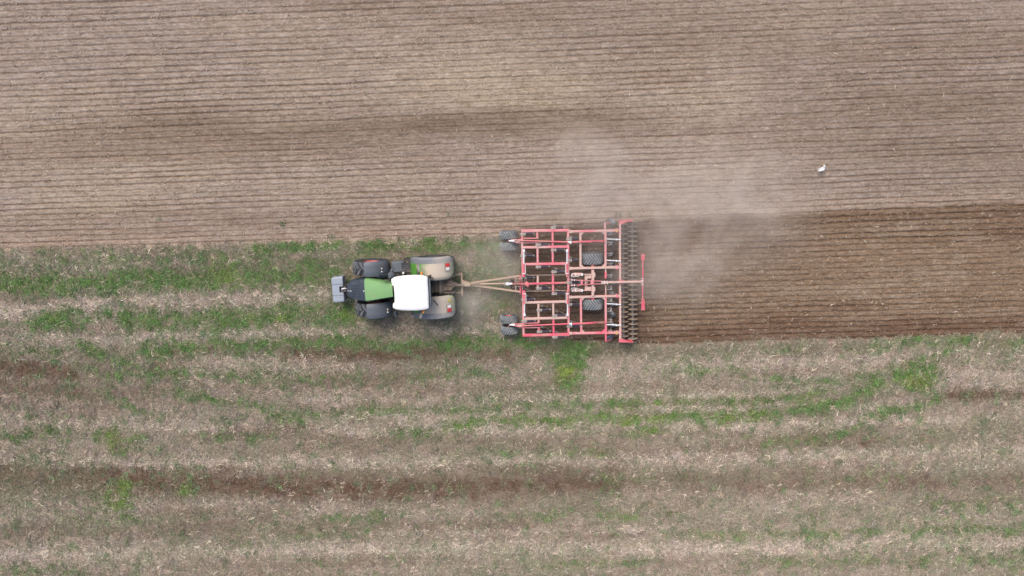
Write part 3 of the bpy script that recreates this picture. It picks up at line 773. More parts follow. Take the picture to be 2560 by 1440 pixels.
# roof
RO = [(-1.655, .56), (-1.645, .66), (-1.50, .745), (-1.25, .79), (-.9, .815), (-.6, .82), (-.25, .80), (-.03, .73), (-.01, .66), (0.0, 0), (-.01, -.66), (-.03, -.73), (-.25, -.80), (-.6, -.82), (-.9, -.815), (-1.25, -.79), (-1.50, -.745), (-1.645, -.66), (-1.655, -.56), (-1.63, -.46), (-1.56, -.43), (-1.545, 0), (-1.56, .37), (-1.63, .40)]
rings = []
for z_, k in ((2.97, .96), (3.00, .99), (3.06, 1.0), (3.13, .985), (3.165, .94), (3.19, .8), (3.205, .5), (3.21, .1)):
    rings.append([(-.83 + (x_ + .83) * k, .02 + y_ * k, z_) for x_, y_ in RO])
MB().loft(rings).build('cab_roof', M['white'], TR, smooth=True)
MB().box((.055, .02, 3.0), (.07, 1.24, .12)).build('roof_rear_trim', M['guard'], TR)
for s_ in S2:
    MB().tube([(-.42, s_ * .84, 2.92), (-.42, s_ * .92, 2.92)], .05, 12).build('work_lamp', M['black'], TR, smooth=True)
    MB().tube([(-.30, s_ * .80, 2.86), (-.30, s_ * .90, 2.86), (-.30, s_ * .90, 2.98)], [.045, .045, .04], 12).build('indicator', M['orange'], TR, smooth=True)
# mirrors and their arms
for s_, x_ in ((1, -.52), (-1, -.5)):
    mb = MB(); mb.tube([(x_ - .02, s_ * .66, 2.7), (x_, s_ * 1.0, 2.72), (x_ + .02, s_ * 1.22, 2.62)], .018, 8)
    am = mb.build('mirror_arm', M['black'], TR)
    q = MB(); q.box((x_ + .02, s_ * 1.08, 2.55), (.07, .34, .32), rz=R(s_ * 4)); q.build('mirror', M['mech'], am)
    q = MB(); q.box((x_ + .065, s_ * 1.08, 2.55), (.012, .29, .27), rz=R(s_ * 4)); q.build('mirror_glass', M['silver'], am)
# left side: air intake, silencer and tank with steps
mb = MB(); mb.tube([(-1.9, .62, 1.2), (-1.9, .62, 1.75)], .17, 16); mb.tube([(-1.9, .62, 1.75), (-1.95, .64, 1.86)], [.17, .10], 16); mb.build('silencer', M['guard'], TR, smooth=True)
mb = MB(); mb.tube([(-2.05, .66, 1.6), (-2.16, .70, 2.25), (-2.2, .73, 2.55), (-2.32, .80, 2.66)], [.075, .075, .08, .085], 14); mb.build('exhaust_pipe', M['slate'], TR, smooth=True)
mb = MB(); mb.box((-1.62, .95, 1.05), (.62, .55, .5), rz=R(3)); mb.build('fuel_tank', M['guard'], TR)
mb = MB(); mb.box((-1.22, .93, 1.32), (.42, .42, .07)); mb.box((-1.22, 1.10, .95), (.42, .34, .05)); mb.box((-1.22, 1.16, .62), (.42, .3, .05)); mb.box((-1.42, 1.05, .98), (.03, .3, .75)); mb.box((-1.02, 1.05, .98), (.03, .3, .75)); mb.build('step', M['black'], TR)
mb = MB()
for k in range(3): mb.box((-1.22, .84 + k * .09, 1.362), (.32, .025, .012))
mb.build('step_tread', M['guard'], TR)
mb = MB(); mb.box((-1.66, -.72, 1.18), (.34, .26, .5)); mb.box((-1.1, -.98, 1.0), (1.0, .34, .42)); mb.build('battery_box', M['guard'], TR)
mb = MB(); mb.tube([(-1.62, -.66, 2.2), (-1.70, -.95, 2.25), (-1.68, -1.15, 2.25)], .025, 8); am = mb.build('mirror_arm', M['black'], TR)
mb = MB(); mb.box((-1.70, -1.12, 2.15), (.10, .22, .30), rz=R(35)); mb.build('mirror', M['slate'], am)
mb = MB(); mb.tube([(-1.45, .62, 2.2), (-1.66, .80, 2.25), (-1.72, .95, 2.25)], .025, 8); am = mb.build('mirror_arm', M['black'], TR)
mb = MB(); mb.box((-1.74, .98, 2.18), (.10, .20, .26), rz=R(-30)); mb.build('mirror', M['guard'], am)
for x_, y_ in ((-2.28, .92), (-2.12, -1.02)):
    mb = MB(); mb.tube([(x_, y_, 1.62), (x_, y_, 1.78)], .02, 8); mb.tube([(x_, y_ - .06, 1.80), (x_, y_ + .06, 1.80)], .045, 10); bb = mb.build('lamp_post', M['black'], TR)
    for d_ in (-.07, .07): MB().box((x_, y_ + d_, 1.85), (.05, .05, .05)).build('marker_lamp', M['lamp_white'], bb)
MB().tube([(-1.36, .70, 1.40), (-1.36, .70, 1.47)], .05, 12).build('filler_cap', M['silver'], TR)
MB().beam((.14, -.45, 2.5), (.32, -.72, 2.42), .05, .03).build('rear_wiper', M['black'], TR)
# front weight
wx = -4.62; wy = -.10
poly = [(-4.90, .44), (-4.86, .50), (-4.36, .54), (-4.34, .50), (-4.34, .08), (-4.53, .08), (-4.53, -.24), (-4.34, -.24), (-4.33, -.66), (-4.37, -.70), (-4.84, -.73), (-4.89, -.68)]
def pring(poly, k, z): 
    return [(wx + (x_ - wx) * k, wy + (y_ - wy) * k, z) for x_, y_ in poly]
MB().loft([pring(poly, .90, .42), pring(poly, .98, .48), pring(poly, 1, .7), pring(poly, 1, .93), pring(poly, .965, .99), pring(poly, .90, 1.01)]).build('front_weight', M['weight'], TR)
for y_ in (.17, -.38): MB().box((-4.62, y_, 1.012), (.5, .014, .012)).build('weight_seam', M['slate'], TR)
mb = MB(); mb.box((-4.36, -.08, .82), (.30, .30, .22)); mb.beam((-4.3, .1, .75), (-3.9, .14, .75), .07, .12); mb.beam((-4.3, -.26, .75), (-3.9, -.26, .75), .07, .12); mb.build('front_linkage', M['black'], TR)
mb = MB(); mb.tube([(-4.44, -.08, .96), (-4.30, -.04, 1.02), (-4.2, -.06, .98)], [.03, .04, .02], 10); mb.build('coupling_hook', M['silver'], TR)
# rear linkage
mb = MB(); mb.box((.62, 0, .95), (.5, .62, .5)); mb.box((.85, .1, 1.15), (.12, .3, .2)); mb.box((.8, -.16, 1.1), (.2, .12, .26)); mb.build('hitch_block', M['mech'], TR)
mb = MB(); mb.tube([(.34, .38, 1.32), (.34, -.30, 1.32)], .10, 14); mb.tube([(.34, -.30, 1.32), (.34, -.36, 1.32)], .06, 10); mb.build('linkage_cylinder', M['mech'], TR, smooth=True)
for s_ in S2:
    mb = MB(); mb.beam((.45, s_ * .34, 1.2), (.95, s_ * .38, 1.1), .06, .10); mb.build('lift_arm', M['mech'], TR)
    mb = MB(); mb.beam((.5, s_ * .36, .6), (1.30, s_ * .46 - .04, .55), .07, .10); mb.build('lower_link', M['drawbar'], TR)
    mb = MB(); mb.tube([(.92, s_ * .38, 1.08), (1.0, s_ * .40, .62)], .04, 10); mb.build('lift_rod', M['steel'], TR)
mb = MB(); mb.tube([(.6, .02, 1.25), (1.12, -.02, .98)], .045, 10); mb.build('top_link', M['mech'], TR, smooth=True)
mb = MB()
for k in range(6): mb.box((.56 + (k % 3) * .1, .22 - (k // 3) * .14, 1.24), (.07, .09, .10))
mb.build('hydraulic_valve', M['mech'], TR)
rg = random.Random(4)
for k in range(5):
    y0 = .2 - k * .09
    mb = MB(); mb.tube([(.62, y0, 1.28), (.8, y0 + rg.uniform(-.06, .06), 1.40), (1.0, y0 * .5 + .05, 1.2), (1.2, .0 - k * .02, .95), (1.42, -.04 - k * .012, .82)], .017, 8); mb.build('hydraulic_hose', M['hose'] if k % 2 else M['mech'], TR, smooth=True)

# ------------------------------------------------------------------ cultivator
CO = P(1307, 707.5, .95); CR = R(1.0)
CU = empty('cultivator', (CO[0], CO[1], 0), CR)
tag(CU, 'wide red trailed cultivator with spring tines, ring roller and six wheels behind the tractor', 'cultivator')
def C(px, py, z=.95, dz=0.0):
    x_, y_ = P(px, py, z); x_ -= CO[0]; y_ -= CO[1]
    return Vector((math.cos(CR) * x_ + math.sin(CR) * y_, -math.sin(CR) * x_ + math.cos(CR) * y_, z + dz))
def cbeam(p, q, wd=.11, ht=.12, mat='red', z=.95, name='frame_beam', z2=None):
    mb = MB(); mb.beam(C(*p, z), C(*q, z if z2 is None else z2), wd, ht); return mb.build(name, M[mat], CU)
# front frame: outer members, then the members between them
cbeam((1303, 577.3), (1422.6, 575.4), .135, .14)
cbeam((1306.5, 838), (1423.8, 836), .135, .14, mat='red_clean')
cbeam((1305, 580.6), (1309, 834.6), .095, .125)
cbeam((1420, 579.0), (1421.5, 832.6), .105, .125, mat='red')
for (a, b_), mt in (((618.5, 616.5), 'red'), ((660.5, 658.8), 'red'), ((756.5, 753.5), 'red_dusty'), ((797, 794), 'red_dusty')):
    cbeam((1308 + (0 if a < 700 else 1.5), a), (1417.5, b_), .12, .115, mat=mt)
for x0, x1, y0, y1, mt in ((1343.2, 1343.4, 581, 595.5, 'red'), (1343.5, 1343.6, 606, 615, 'red'), (1343.8, 1344.2, 621.3, 657, 'red'), (1344.4, 1344.8, 689, 725, 'red_dusty'), (1346, 1346.4, 759.3, 793.5, 'red_dusty'), (1346.5, 1346.6, 799.5, 807, 'red'), (1347, 1347.2, 819, 828, 'red_clean'),
                       (1381.3, 1381.5, 580.5, 614.5, 'red'), (1381.6, 1381.9, 620.5, 656.5, 'red'), (1382.3, 1382.8, 682, 731, 'red'), (1383, 1383.4, 758.3, 792.6, 'red_dusty'), (1383.6, 1384, 798.6, 833.5, 'red_clean')):
    cbeam((x0, y0), (x1, y1), .10, .105, mat=mt)
cbeam((1303, 710), (1416, 706.6), .085, .09, mat='red_clean', z=1.03)
for (x0, y0, x1, y1) in ((1308, 595.5, 1347, 595.5), (1308, 607.5, 1347, 606.5), (1311, 808, 1348, 807.3), (1311, 819.3, 1350, 818.7)):
    cbeam((x0, y0), (x1, y1), .05, .06, mat='red', name='wheel_arm_guide', z=.93)
for (x0, y0, x1, y1) in ((1309, 688.3, 1416, 687.2), (1311, 728.5, 1417, 726.5)):
    mb = MB(); mb.tube([C(x0, y0, 1.0), C(x1, y1, 1.0)], .022, 8); mb.build('hydraulic_pipe', M['mech'], CU)
# depth rods with white joints
for x0, y0, x1, y1, x2, y2 in ((1299, 601.3, 1421, 605, 1513, 602.5), (1304, 814.5, 1423, 809.5, 1515, 806)):
    mb = MB(); mb.tube([C(x0, y0, 1.08), C(x1, y1, 1.08)], .036, 10); mb.build('depth_rod', M['red_clean'], CU, smooth=True)
    mb = MB(); mb.beam(C(x1 + 8, y1, 1.08), C(x2 - 33, (y1 + y2) / 2 - .5, 1.08), .085, .07); mb.beam(C(x2 - 32, y2 - .8, 1.08), C(x2, y2 - 1.5, 1.08), .028, .05); mb.beam(C(x2 - 32, y2 + 1.6, 1.08), C(x2, y2 + 1.2, 1.08), .028, .05); mb.build('depth_linkage', M['red_clean'], CU)
    mb = MB(); mb.tube([C(x1 - 1, y1, 1.10), C(x1 + 7, y1 + .6, 1.10)], [.035, .045], 10); mb.box(C(x1 + 5.5, y1 + .5, 1.14), (.07, .15, .05)); mb.build('rod_joint', M['silver'], CU)
# folding cylinders
for xx in (1309.6, 1417.6):
    dx = 1.6 if xx < 1400 else 1.2
    for (ya, yb_, yc, x_) in ((692, 659, 627, xx), (726, 760, 787, xx + dx)):
        mb = MB(); mb.tube([C(x_, ya, 1.07), C(x_, yb_, 1.07)], .056, 14); cy = mb.build('fold_cylinder', M['red_clean'], CU, smooth=True)
        mb = MB(); mb.tube([C(x_, yb_, 1.07), C(x_, yc, 1.07)], .030, 10); mb.build('piston_rod', M['silver'], cy, smooth=True)
        mb = MB(); mb.box(C(x_, yc, 1.07), (.11, .13, .10)); mb.tube([C(x_ - 2.6, yc + (.5 if yc < 700 else -.5), 1.08), C(x_ + 2.6, yc + (.5 if yc < 700 else -.5), 1.08)], .025, 8); mb.build('rod_eye', M['silver'], cy)
        mb = MB(); mb.box(C(x_, (ya * .75 + yb_ * .25), 1.08), (.135, .035, .12)); mb.build('cylinder_collar', M['silver'], cy)
        sx = 3.8 if xx < 1400 else -3.4
        mb = MB(); mb.tube([C(x_ + 1.5 * (1 if sx > 0 else -1), ya * .8 + yb_ * .2, 1.1), C(x_ + sx, ya * .75 + yb_ * .25, 1.1), C(x_ + sx, yb_ * .95 + ya * .05, 1.1), C(x_ + sx * .5, yb_, 1.1)], .015, 6); mb.build('oil_pipe', M['silver'], cy)
# black centre piece with hoses
cbeam((1307.6, 692), (1308.4, 725), .075, .16, mat='black', z=.99, name='hinge_bracket')
mb = MB(); mb.tube([C(1316.5, 708.5, 1.02), C(1316.5, 708.5, 1.16)], [.10, .085], 14); mb.box(C(1319, 712, 1.12), (.12, .16, .08)); mb.build('pump_housing', M['red_clean'], CU, smooth=True)
rg = random.Random(9)
for k in range(7):
    x0, y0 = 1300 + rg.uniform(-1, 12), 697 + k * 4
    mb = MB(); mb.tube([C(x0, y0, 1.05), C(x0 + rg.uniform(3, 8), y0 + rg.uniform(-6, 6), 1.16), C(x0 + rg.uniform(6, 12), y0 + rg.uniform(-4, 10), 1.12), C(x0 + rg.uniform(8, 16), y0 + rg.uniform(2, 12), 1.02)], .014, 6); mb.build('hydraulic_hose', M['hose'] if k % 2 else M['steel'], CU, smooth=True)
for k in range(4):
    y0 = 698 + k * 1.6
    mb = MB(); mb.tube([C(1273 + k * 3, 700 + k * 5.5, .9), C(1279 + k, 697 + k * 7.5, 1.12), C(1287, y0 + k * 4, 1.15), C(1302, y0 + k * 5, 1.06)], .022, 6); mb.build('hydraulic_hose', M['hose'], CU, smooth=True)
# A-shaped drawbar
cbeam((1178, 707.5), (1301, 689.5), .085, .10, mat='drawbar', z=.62, z2=.92, name='drawbar_tube')
cbeam((1180, 712.5), (1301, 729.5), .095, .10, mat='drawbar', z=.62, z2=.92, name='drawbar_tube')
mb = MB(); pa = [C(*q, .62) for q in ((1154.6, 697), (1160, 701.5), (1175, 706), (1180, 710), (1175, 714.5), (1160, 716), (1154.6, 720))]
mb.plate([(p_.x, p_.y) for p_ in pa], .54, .70); mb.build('drawbar_head', M['drawbar'], CU)
cbeam((1154.2, 682), (1155.6, 738), .075, .13, mat='drawbar', z=.6, name='drawbar_crossbar')
mb = MB(); mb.tube([C(1200, 710, .80), C(1262, 709, .95)], .045, 12); dc = mb.build('drawbar_cylinder', M['drawbar'], CU, smooth=True)
mb = MB(); mb.tube([C(1176, 710.5, .72), C(1200, 710, .80)], .03, 10); mb.build('piston_rod', M['mech'], dc, smooth=True)
mb = MB(); mb.box(C(1272, 709.3, .98), (.34, .10, .11)); mb.box(C(1269, 709.3, .98), (.06, .18, .10)); mb.build('cylinder_fitting', M['silver'], dc)
cbeam((1281, 709.6), (1302, 709.4), .10, .11, mat='red_clean', z=.98, name='drawbar_link')
cbeam((1300.4, 687), (1301, 733), .075, .15, mat='red_clean', z=.90, name='hitch_frame')
cbeam((1289, 691), (1289.5, 728.5), .06, .08, mat='red_dusty', z=.90, name='hitch_frame')
mb = MB()
for yy in (700.5, 717): mb.box(C(1280.5, yy, .72), (.16, .26, .28), rz=R(12 if yy < 710 else -14))
mb.build('jack_stand', M['black'], CU)
# spring tines
def make_tine():
    root = MB().beam((.0, -.055, .80), (.0, .055, .80), .12, .10); 
    root.beam((.0, -.06, .95), (.0, .06, .95), .16, .16)
    t_ = root.build('tine', M['clamp'], CU)
    q = MB(); q.tube([(-.10, -.035, 1.02), (.10, -.035, 1.02)], .018, 8); q.tube([(-.10, .035, 1.02), (.10, .035, 1.02)], .018, 8); q.box((.0, 0, 1.035), (.05, .15, .03)); q.box((.13, 0, .99), (.07, .12, .12)); q.build('clamp_bolt', M['steel'], t_)
    q = MB()
    q.tube([(.14, 0, .98), (.52, 0, .93)], .042, 12)
    n_ = 9
    for k in range(n_):
        u = (k + .5) / n_; xx = .17 + .32 * u; zz = .98 - .05 * u
        q.tube([(xx - .011, 0, zz), (xx + .011, 0, zz)], .060, 12)
    q.build('spring', M['spring'], t_, smooth=False)
    q = MB(); q.tube([(.52, 0, .93), (.58, 0, .92)], [.05, .04], 10); q.build('spring_cap', M['steel'], t_)
    q = MB(); pts_ = [(.08, 0, .88), (.36, 0, .80), (.50, 0, .60), (.48, 0, .35), (.34, 0, .12), (.20, 0, -.02)]
    for a, b_ in zip(pts_[:-1], pts_[1:]): q.beam(a, b_, .03, .07)
    q.build('shank', M['mech'], t_)
    q = MB(); q.beam((.26, 0, .06), (.10, 0, -.08), .10, .025); q.build('share', M['steel'], t_)
    return t_
tn = make_tine()
TP = [(1381, 569.5), (1305.5, 585), (1343.5, 612), (1382, 625), (1305.5, 639.5), (1344, 667), (1383, 679.5), (1306.5, 694.5), (1345, 720.6), (1384, 734), (1308, 749), (1346.5, 775), (1385, 789), (1309, 803), (1347, 829), (1385.5, 842.5),
      (1420.5, 597), (1421, 651), (1421, 706), (1421.5, 761), (1421.8, 815)]
for i, (x_, y_) in enumerate(TP):
    o = tn if i == 0 else copy_tree(tn, CU)
    p_ = C(x_, y_, .98); o.location = (p_.x, p_.y, 0)
    if i: o.parent = CU
# gauge wheels in pairs
for (x_, y_) in ((1270.5, 588.5), (1271.5, 616.5), (1272, 799.8), (1274, 826.8)):
    p_ = C(x_, y_, .72)
    make_wheel(CU, (p_.x, p_.y, .40), .405, .385, .20, 20, M['tyre_dusty'], M['rim'], lug=.04, arc=.34)
for (ya, yb_, fx) in ((603, 601, 1270), (813, 813.5, 1272)):
    mb = MB(); pA = C(fx, ya, .5); pA.z = .42; pB = C(fx + 9, ya - .5, .95); pB.z = .86; pC = C(fx + 36, yb_, .95)
    mb.beam(pA, pB, .09, .12); mb.beam(pB, pC, .13, .12); mb.tube([(pA.x, pA.y - .22, .41), (pA.x, pA.y + .22, .41)], .045, 10); wa = mb.build('gauge_wheel_arm', M['red_dusty'], CU)
    mb = MB(); mb.tube([C(fx + 2, ya - 1, 1.0), C(fx + 15, ya - .5, 1.02)], [.03, .055], 10); mb.build('wheel_spindle', M['silver'], wa, smooth=True)
    for s_ in (-4, 4):
        mb = MB(); mb.tube([C(fx + 15, ya + s_ * .5, 1.0), C(fx + 25, ya + s_, 1.0), C(fx + 36, ya + s_, 1.0)], .022, 8); mb.build('arm_rod', M['red'], wa)
# rear frame
cbeam((1424.6, 578.6), (1547.5, 576), .115, .12, mat='red')
cbeam((1424.8, 671), (1548, 668), .115, .12, mat='red_dusty')
cbeam((1425, 742.8), (1548, 739.6), .115, .12, mat='red_dusty')
cbeam((1426, 833.2), (1548.5, 831.2), .115, .12, mat='red')
for yy in (578.6, 671, 742.8, 833.2): 
    mb = MB(); mb.beam(C(1422, yy, .99), C(1430, yy, .99), .15, .06); mb.build('frame_hinge', M['red_dusty'], CU)
for x0, y0, x1, y1, mt in ((1451, 581.4, 1451.2, 667, 'red_dusty'), (1452, 745.8, 1453, 830.2, 'red'), (1513.6, 580, 1513.8, 665.8, 'red'), (1514, 743.6, 1514.6, 829, 'red')):
    cbeam((x0, y0), (x1, y1), .105, .115, mat=mt)
def gus(x, y, sx, sy, mt='red_dusty', s_=7):
    mb = MB(); a = [C(*q, .98) for q in ((x, y), (x + sx * s_, y), (x, y + sy * s_))]
    if sx * sy < 0: a = a[::-1]
    mb.plate([(p_.x, p_.y) for p_ in a], .90, .985); mb.build('gusset', M[mt], CU)
gus(1453.5, 581.2, 1, 1); gus(1511.3, 580, -1, 1); gus(1453.5, 667.6, 1, -1); gus(1511.3, 666.2, -1, -1)
gus(1454.7, 745.4, 1, 1); gus(1511.8, 743.6, -1, 1); gus(1455.4, 830.4, 1, -1); gus(1512.2, 829, -1, -1, 'red')
cbeam((1512.2, 556), (1512.8, 573.6), .09, .1, mat='red', name='outer_disc_arm'); cbeam((1514.2, 834.4), (1514.6, 852.5), .09, .1, mat='red_clean', name='outer_disc_arm')
cbeam((1513.8, 673), (1514.2, 695.5), .06, .07, mat='red_dusty', name='disc_bar'); cbeam((1514.2, 712), (1514.4, 737.5), .06, .07, mat='red_dusty', name='disc_bar')
mb = MB(); mb.box(C(1514, 688, 1.0), (.10, .30, .06)); mb.build('disc_adjuster', M['red_clean'], CU)
# axle crossbeams between the two inner rails
cbeam((1481.6, 655), (1482, 758), .14, .15, mat='red_clean', z=.86, name='axle_beam')
cbeam((1481.8, 674.5), (1482, 739), .13, .14, mat='red_dusty', z=1.02, name='axle_beam')
cbeam((1465, 687), (1465.3, 724.5), .14, .13, mat='red_dusty', z=.98, name='axle_beam')
for yy in (691, 722): 
    mb = MB(); mb.beam(C(1468, yy, 1.0), C(1478, yy, 1.03), .20, .09); mb.build('axle_bracket', M['red_dusty'], CU)
for yy in (687, 723): 
    mb = MB(); mb.box(C(1486, yy, 1.05), (.08, .22, .10)); mb.build('axle_clamp', M['red_dusty'], CU)
# transport wheels
for yy in (648.5, 762.8):
    p_ = C(1481.5 + (0 if yy < 700 else .5), yy, 1.0)
    make_wheel(CU, (p_.x, p_.y, .50), .50, .53, .24, 22, M['tyre_dusty'], M['rim'], lug=.045, arc=.40)
# lift cylinders on the axle
for yy in (686.2, 726):
    mb = MB(); mb.tube([C(1433, yy, 1.10), C(1452, yy, 1.10)], .085, 14); cy = mb.build('lift_cylinder', M['red_dusty'], CU, smooth=True)
    mb = MB(); mb.tube([C(1452, yy, 1.10), C(1480, yy - .3, 1.08)], .028, 10); mb.build('piston_rod', M['red_dusty'], cy, smooth=True)
    mb = MB(); mb.box(C(1455, yy, 1.12), (.08, .13, .10)); mb.tube([C(1431, yy - 3, 1.12), C(1431, yy + 3, 1.12)], .03, 8); mb.box(C(1439.5, yy, 1.19), (.03, .15, .03)); mb.build('cylinder_fitting', M['silver'], cy)
    sg = 1 if yy < 700 else -1
    for k in range(3):
        mb = MB(); mb.tube([C(1428 + k, yy, 1.12), C(1428.5 + 2 * k, yy + sg * (5 + k), 1.2), C(1436 + 3 * k, yy + sg * (6 - k), 1.2), C(1447 - k, yy + sg * 4, 1.2), C(1449, yy + sg * 2, 1.16)], .015, 6); mb.build('hydraulic_hose', M['silver'] if k == 0 else M['mech'], cy, smooth=True)
# long A-brace to the rear pole
for (ya, yb_) in ((699.5, 703.2), (713.5, 709.2)):
    cbeam((1424, ya), (1504, yb_), .035, .05, mat='red', z=1.14, name='brace_rod')
    for xx in (1430, 1436): 
        mb = MB(); p_ = C(xx, ya + (yb_ - ya) * (xx - 1424) / 80, 1.16); mb.tube([(p_.x, p_.y - .05, 1.15), (p_.x, p_.y + .05, 1.15)], .02, 6); mb.build('rod_clip', M['silver'], CU)
for (a, b_) in (((1440, 690), (1457, 702)), ((1457, 709.5), (1440, 719)), ((1462, 700), (1470, 705)), ((1470, 706), (1462, 712))):
    mb = MB(); mb.tube([C(*a, 1.15), C(*b_, 1.15)], .013, 6); mb.build('hydraulic_pipe', M['mech'], CU)
mb = MB(); mb.box(C(1454.4, 705.8, 1.14), (.09, .25, .06)); mb.build('brace_block', M['red'], CU)
mb = MB(); mb.box(C(1480.5, 706.5, 1.16), (.14, .16, .06)); mb.build('brace_block', M['red'], CU)
mb = MB(); mb.box(C(1512, 706, 1.14), (.30, .13, .10)); mb.build('pole_socket', M['red_dusty'], CU)
mb = MB()
for xx in (1504.5, 1511.5, 1519): mb.box(C(xx, 706, 1.15), (.022, .16, .11))
mb.build('socket_collar', M['silver'], CU)
cbeam((1520, 705.6), (1607, 703.8), .095, .11, mat='red_dusty', z=1.14, z2=1.2, name='rear_pole')
mb = MB(); a = [C(*q, 1.06) for q in ((1547, 699.3), (1554, 699.3), (1568, 703.5), (1568, 706.8), (1554, 710.8), (1547, 710.8))]; mb.plate([(p_.x, p_.y) for p_ in a][::-1], 1.00, 1.075); mb.build('pole_gusset', M['red_clean'], CU)
cbeam((1607, 640), (1606.6, 770), .055, .06, mat='red_clean', z=1.22, name='rear_crossbar')
for (ya, yb_) in ((635, 650), (748.5, 775.5)):
    for dx_ in (-3, 3):
        mb = MB(); mb.beam(C(1607.6 + dx_, ya, 1.22), C(1607.4 + dx_, yb_, 1.22), .045, .10); mb.build('end_plate', M['red_clean'], CU)
    mb = MB(); mb.beam(C(1607.5, ya + .6, 1.20), C(1607.5, yb_ - .6, 1.20), .06, .05); mb.build('end_bar', M['red'], CU)
mb = MB()
for yy in (696.5, 701, 708, 712.5): mb.box(C(1606, yy, 1.24), (.10, .022, .07))
mb.build('crossbar_clamp', M['silver'], CU)
# roller beam with end plates
cbeam((1549.6, 553), (1550.6, 853.5), .105, .12, mat='red_dusty', z=.93, name='roller_beam')
for yy, sg in ((551.8, 1), (855, -1)):
    poly_ = ((1547, yy), (1553, yy - .3 * sg), (1583, yy - .6 * sg), (1583, yy + .8 * sg), (1572, yy + 1.5 * sg), (1563, yy + 4 * sg), (1556, yy + 8 * sg), (1553.2, yy + 10 * sg), (1547, yy + 6 * sg))
    a = [C(*q, .95) for q in poly_]; mb = MB(); mb.plate([(p_.x, p_.y) for p_ in (a if sg < 0 else a[::-1])], .90, 1.0); 
    q0 = C(1549, yy, .9); q1 = C(1583, yy, .9); mb.beam((q0.x, q0.y, .72), (q1.x, q1.y, .66), .03, .45); mb.build('roller_end_plate', M['red_clean'], CU)
for yy in (576, 668, 739.6, 831.2):
    mb = MB()
    for d_ in (-5, 5): 
        p_ = C(1551, yy + d_, .98); mb.box((p_.x, p_.y, .99), (.17, .03, .04)); mb.box((p_.x + .07, p_.y, .85), (.03, .03, .26))
    mb.box(C(1542, yy, 1.0), (.10, .19, .05)); mb.build('roller_clamp', M['red'], CU)
    mb = MB()
    for xx in (1524, 1530.5, 1537):
        for d_ in (-3.7, 3.7): p_ = C(xx, yy + d_, .98); mb.box((p_.x, p_.y, .96), (.035, .045, .04))
    mb.build('frame_bolt', M['steel'], CU)
for yy in (576.8, 832.2):
    mb = MB(); mb.box(C(1541, yy, 1.04), (.07, .085, .02)); mb.build('reflector', M['yellow'], CU)
# adjuster pins between the frame and the roller beam
for yy in (597.5, 650.8, 759.5, 811.5):
    mb = MB(); mb.tube([C(1517, yy, 1.02), C(1541, yy + 1.0, 1.02)], .026, 8); mb.beam(C(1541, yy + 1.2, 1.04), C(1552.5, yy + 1.8, 1.04), .055, .035)
    a = [C(*q, 1.0) for q in ((1539, yy - 2.2), (1545, yy + .8), (1539, yy + 4.2), (1541, yy + 1))]; mb.plate([(p_.x, p_.y) for p_ in a][::-1], 1.0, 1.05); mb.build('adjuster_pin', M['silver'], CU)
# levelling discs
def disc_mb(rad):
    mb = MB(); n_ = 18; prof = [(0.001, -.10 * rad), (rad * .35, -.10 * rad), (rad * .6, -.02), (rad * .85, .05), (rad, .10), (rad * 1.0, .108), (rad * .83, .062), (rad * .6, -.008), (rad * .35, -.09 * rad + .012), (.001, -.09 * rad + .012)]
    mb.lathe(prof, n_); return mb
for k, yy in enumerate((585, 611, 638, 663, 692, 716, 745, 770, 797, 824)):
    sg = 1 if yy < 705 else -1
    p_ = C(1525, yy, .72)
    mb = MB(); mb.beam((p_.x - .12, p_.y, .92), (p_.x + .02, p_.y, .80), .05, .04); mb.beam((p_.x + .02, p_.y, .80), (p_.x + .10, p_.y - sg * .02, .42), .05, .04); mb.beam((p_.x - .18, p_.y + sg * .12, .9), (p_.x + .10, p_.y + sg * .12, .9), .03, .05); mb.beam((p_.x + .0, p_.y + sg * .12, .9), (p_.x + .06, p_.y - .02 * sg, .86), .05, .03)
    dm = mb.build('disc_arm', M['steel'], CU)
    d_ = disc_mb(.22).build('disc', M['disc'], dm, (p_.x + .12, p_.y - sg * .06, .20), smooth=True); d_.rotation_euler = (R(-18 * sg), 0, R(sg * 24))
for yy, sg in ((557.5, 1), (849.5, -1)):
    p_ = C(1527.5, yy, .62)
    mb = MB(); mb.beam((p_.x - .28, p_.y + .02 * sg, .86), (p_.x, p_.y, .60), .04, .04); dm = mb.build('disc_arm', M['red_clean'], CU)
    d_ = disc_mb(.22).build('outer_disc', M['disc'], dm, (p_.x, p_.y, .46), smooth=True); d_.rotation_euler = (R(38 * sg), 0, R(-26 * sg))
# ring roller: two shafts of rings
def ring_mesh(rad, wd):
    mb = MB(); mb.lathe([(rad, -.008), (rad, .008), (rad - .05, wd / 2), (rad - .10, wd / 2), (rad - .10, -wd / 2), (rad - .05, -wd / 2)], 30, closed=True)
    for k in range(4):
        a = k * math.pi / 2 + .3
        mb.beam((.03 * math.cos(a), 0, .03 * math.sin(a)), ((rad - .08) * math.cos(a), 0, (rad - .08) * math.sin(a)), .018, .04)
    return mb
first = None
for (xs, off, mt, rad) in ((1557.5, 6.2, 'shaft', .255), (1580.5, 0.0, 'ring', .255)):
    y0, y1 = 554 + off, 850
    a, b_ = C(xs, y0 - 2, .27), C(xs + 1.2, y1, .27)
    mb = MB(); mb.tube([a, b_], .055, 14); rl = mb.build('roller', M['shaft'], CU, smooth=True)
    n_ = 24 if off else 25
    for k in range(n_):
        p_ = C(xs + 1.2 * k / n_, y0 + k * 12.15, .27)
        if first is None: first = ring_mesh(rad, .036).build('roller_ring', M['ring'], rl); first.location = p_
        else:
            o = first.copy(); col.objects.link(o); o.parent = rl; o.location = p_
        (first if k == 0 and off else o).rotation_euler = (0, random.uniform(0, 1.5), random.uniform(-.03, .03))

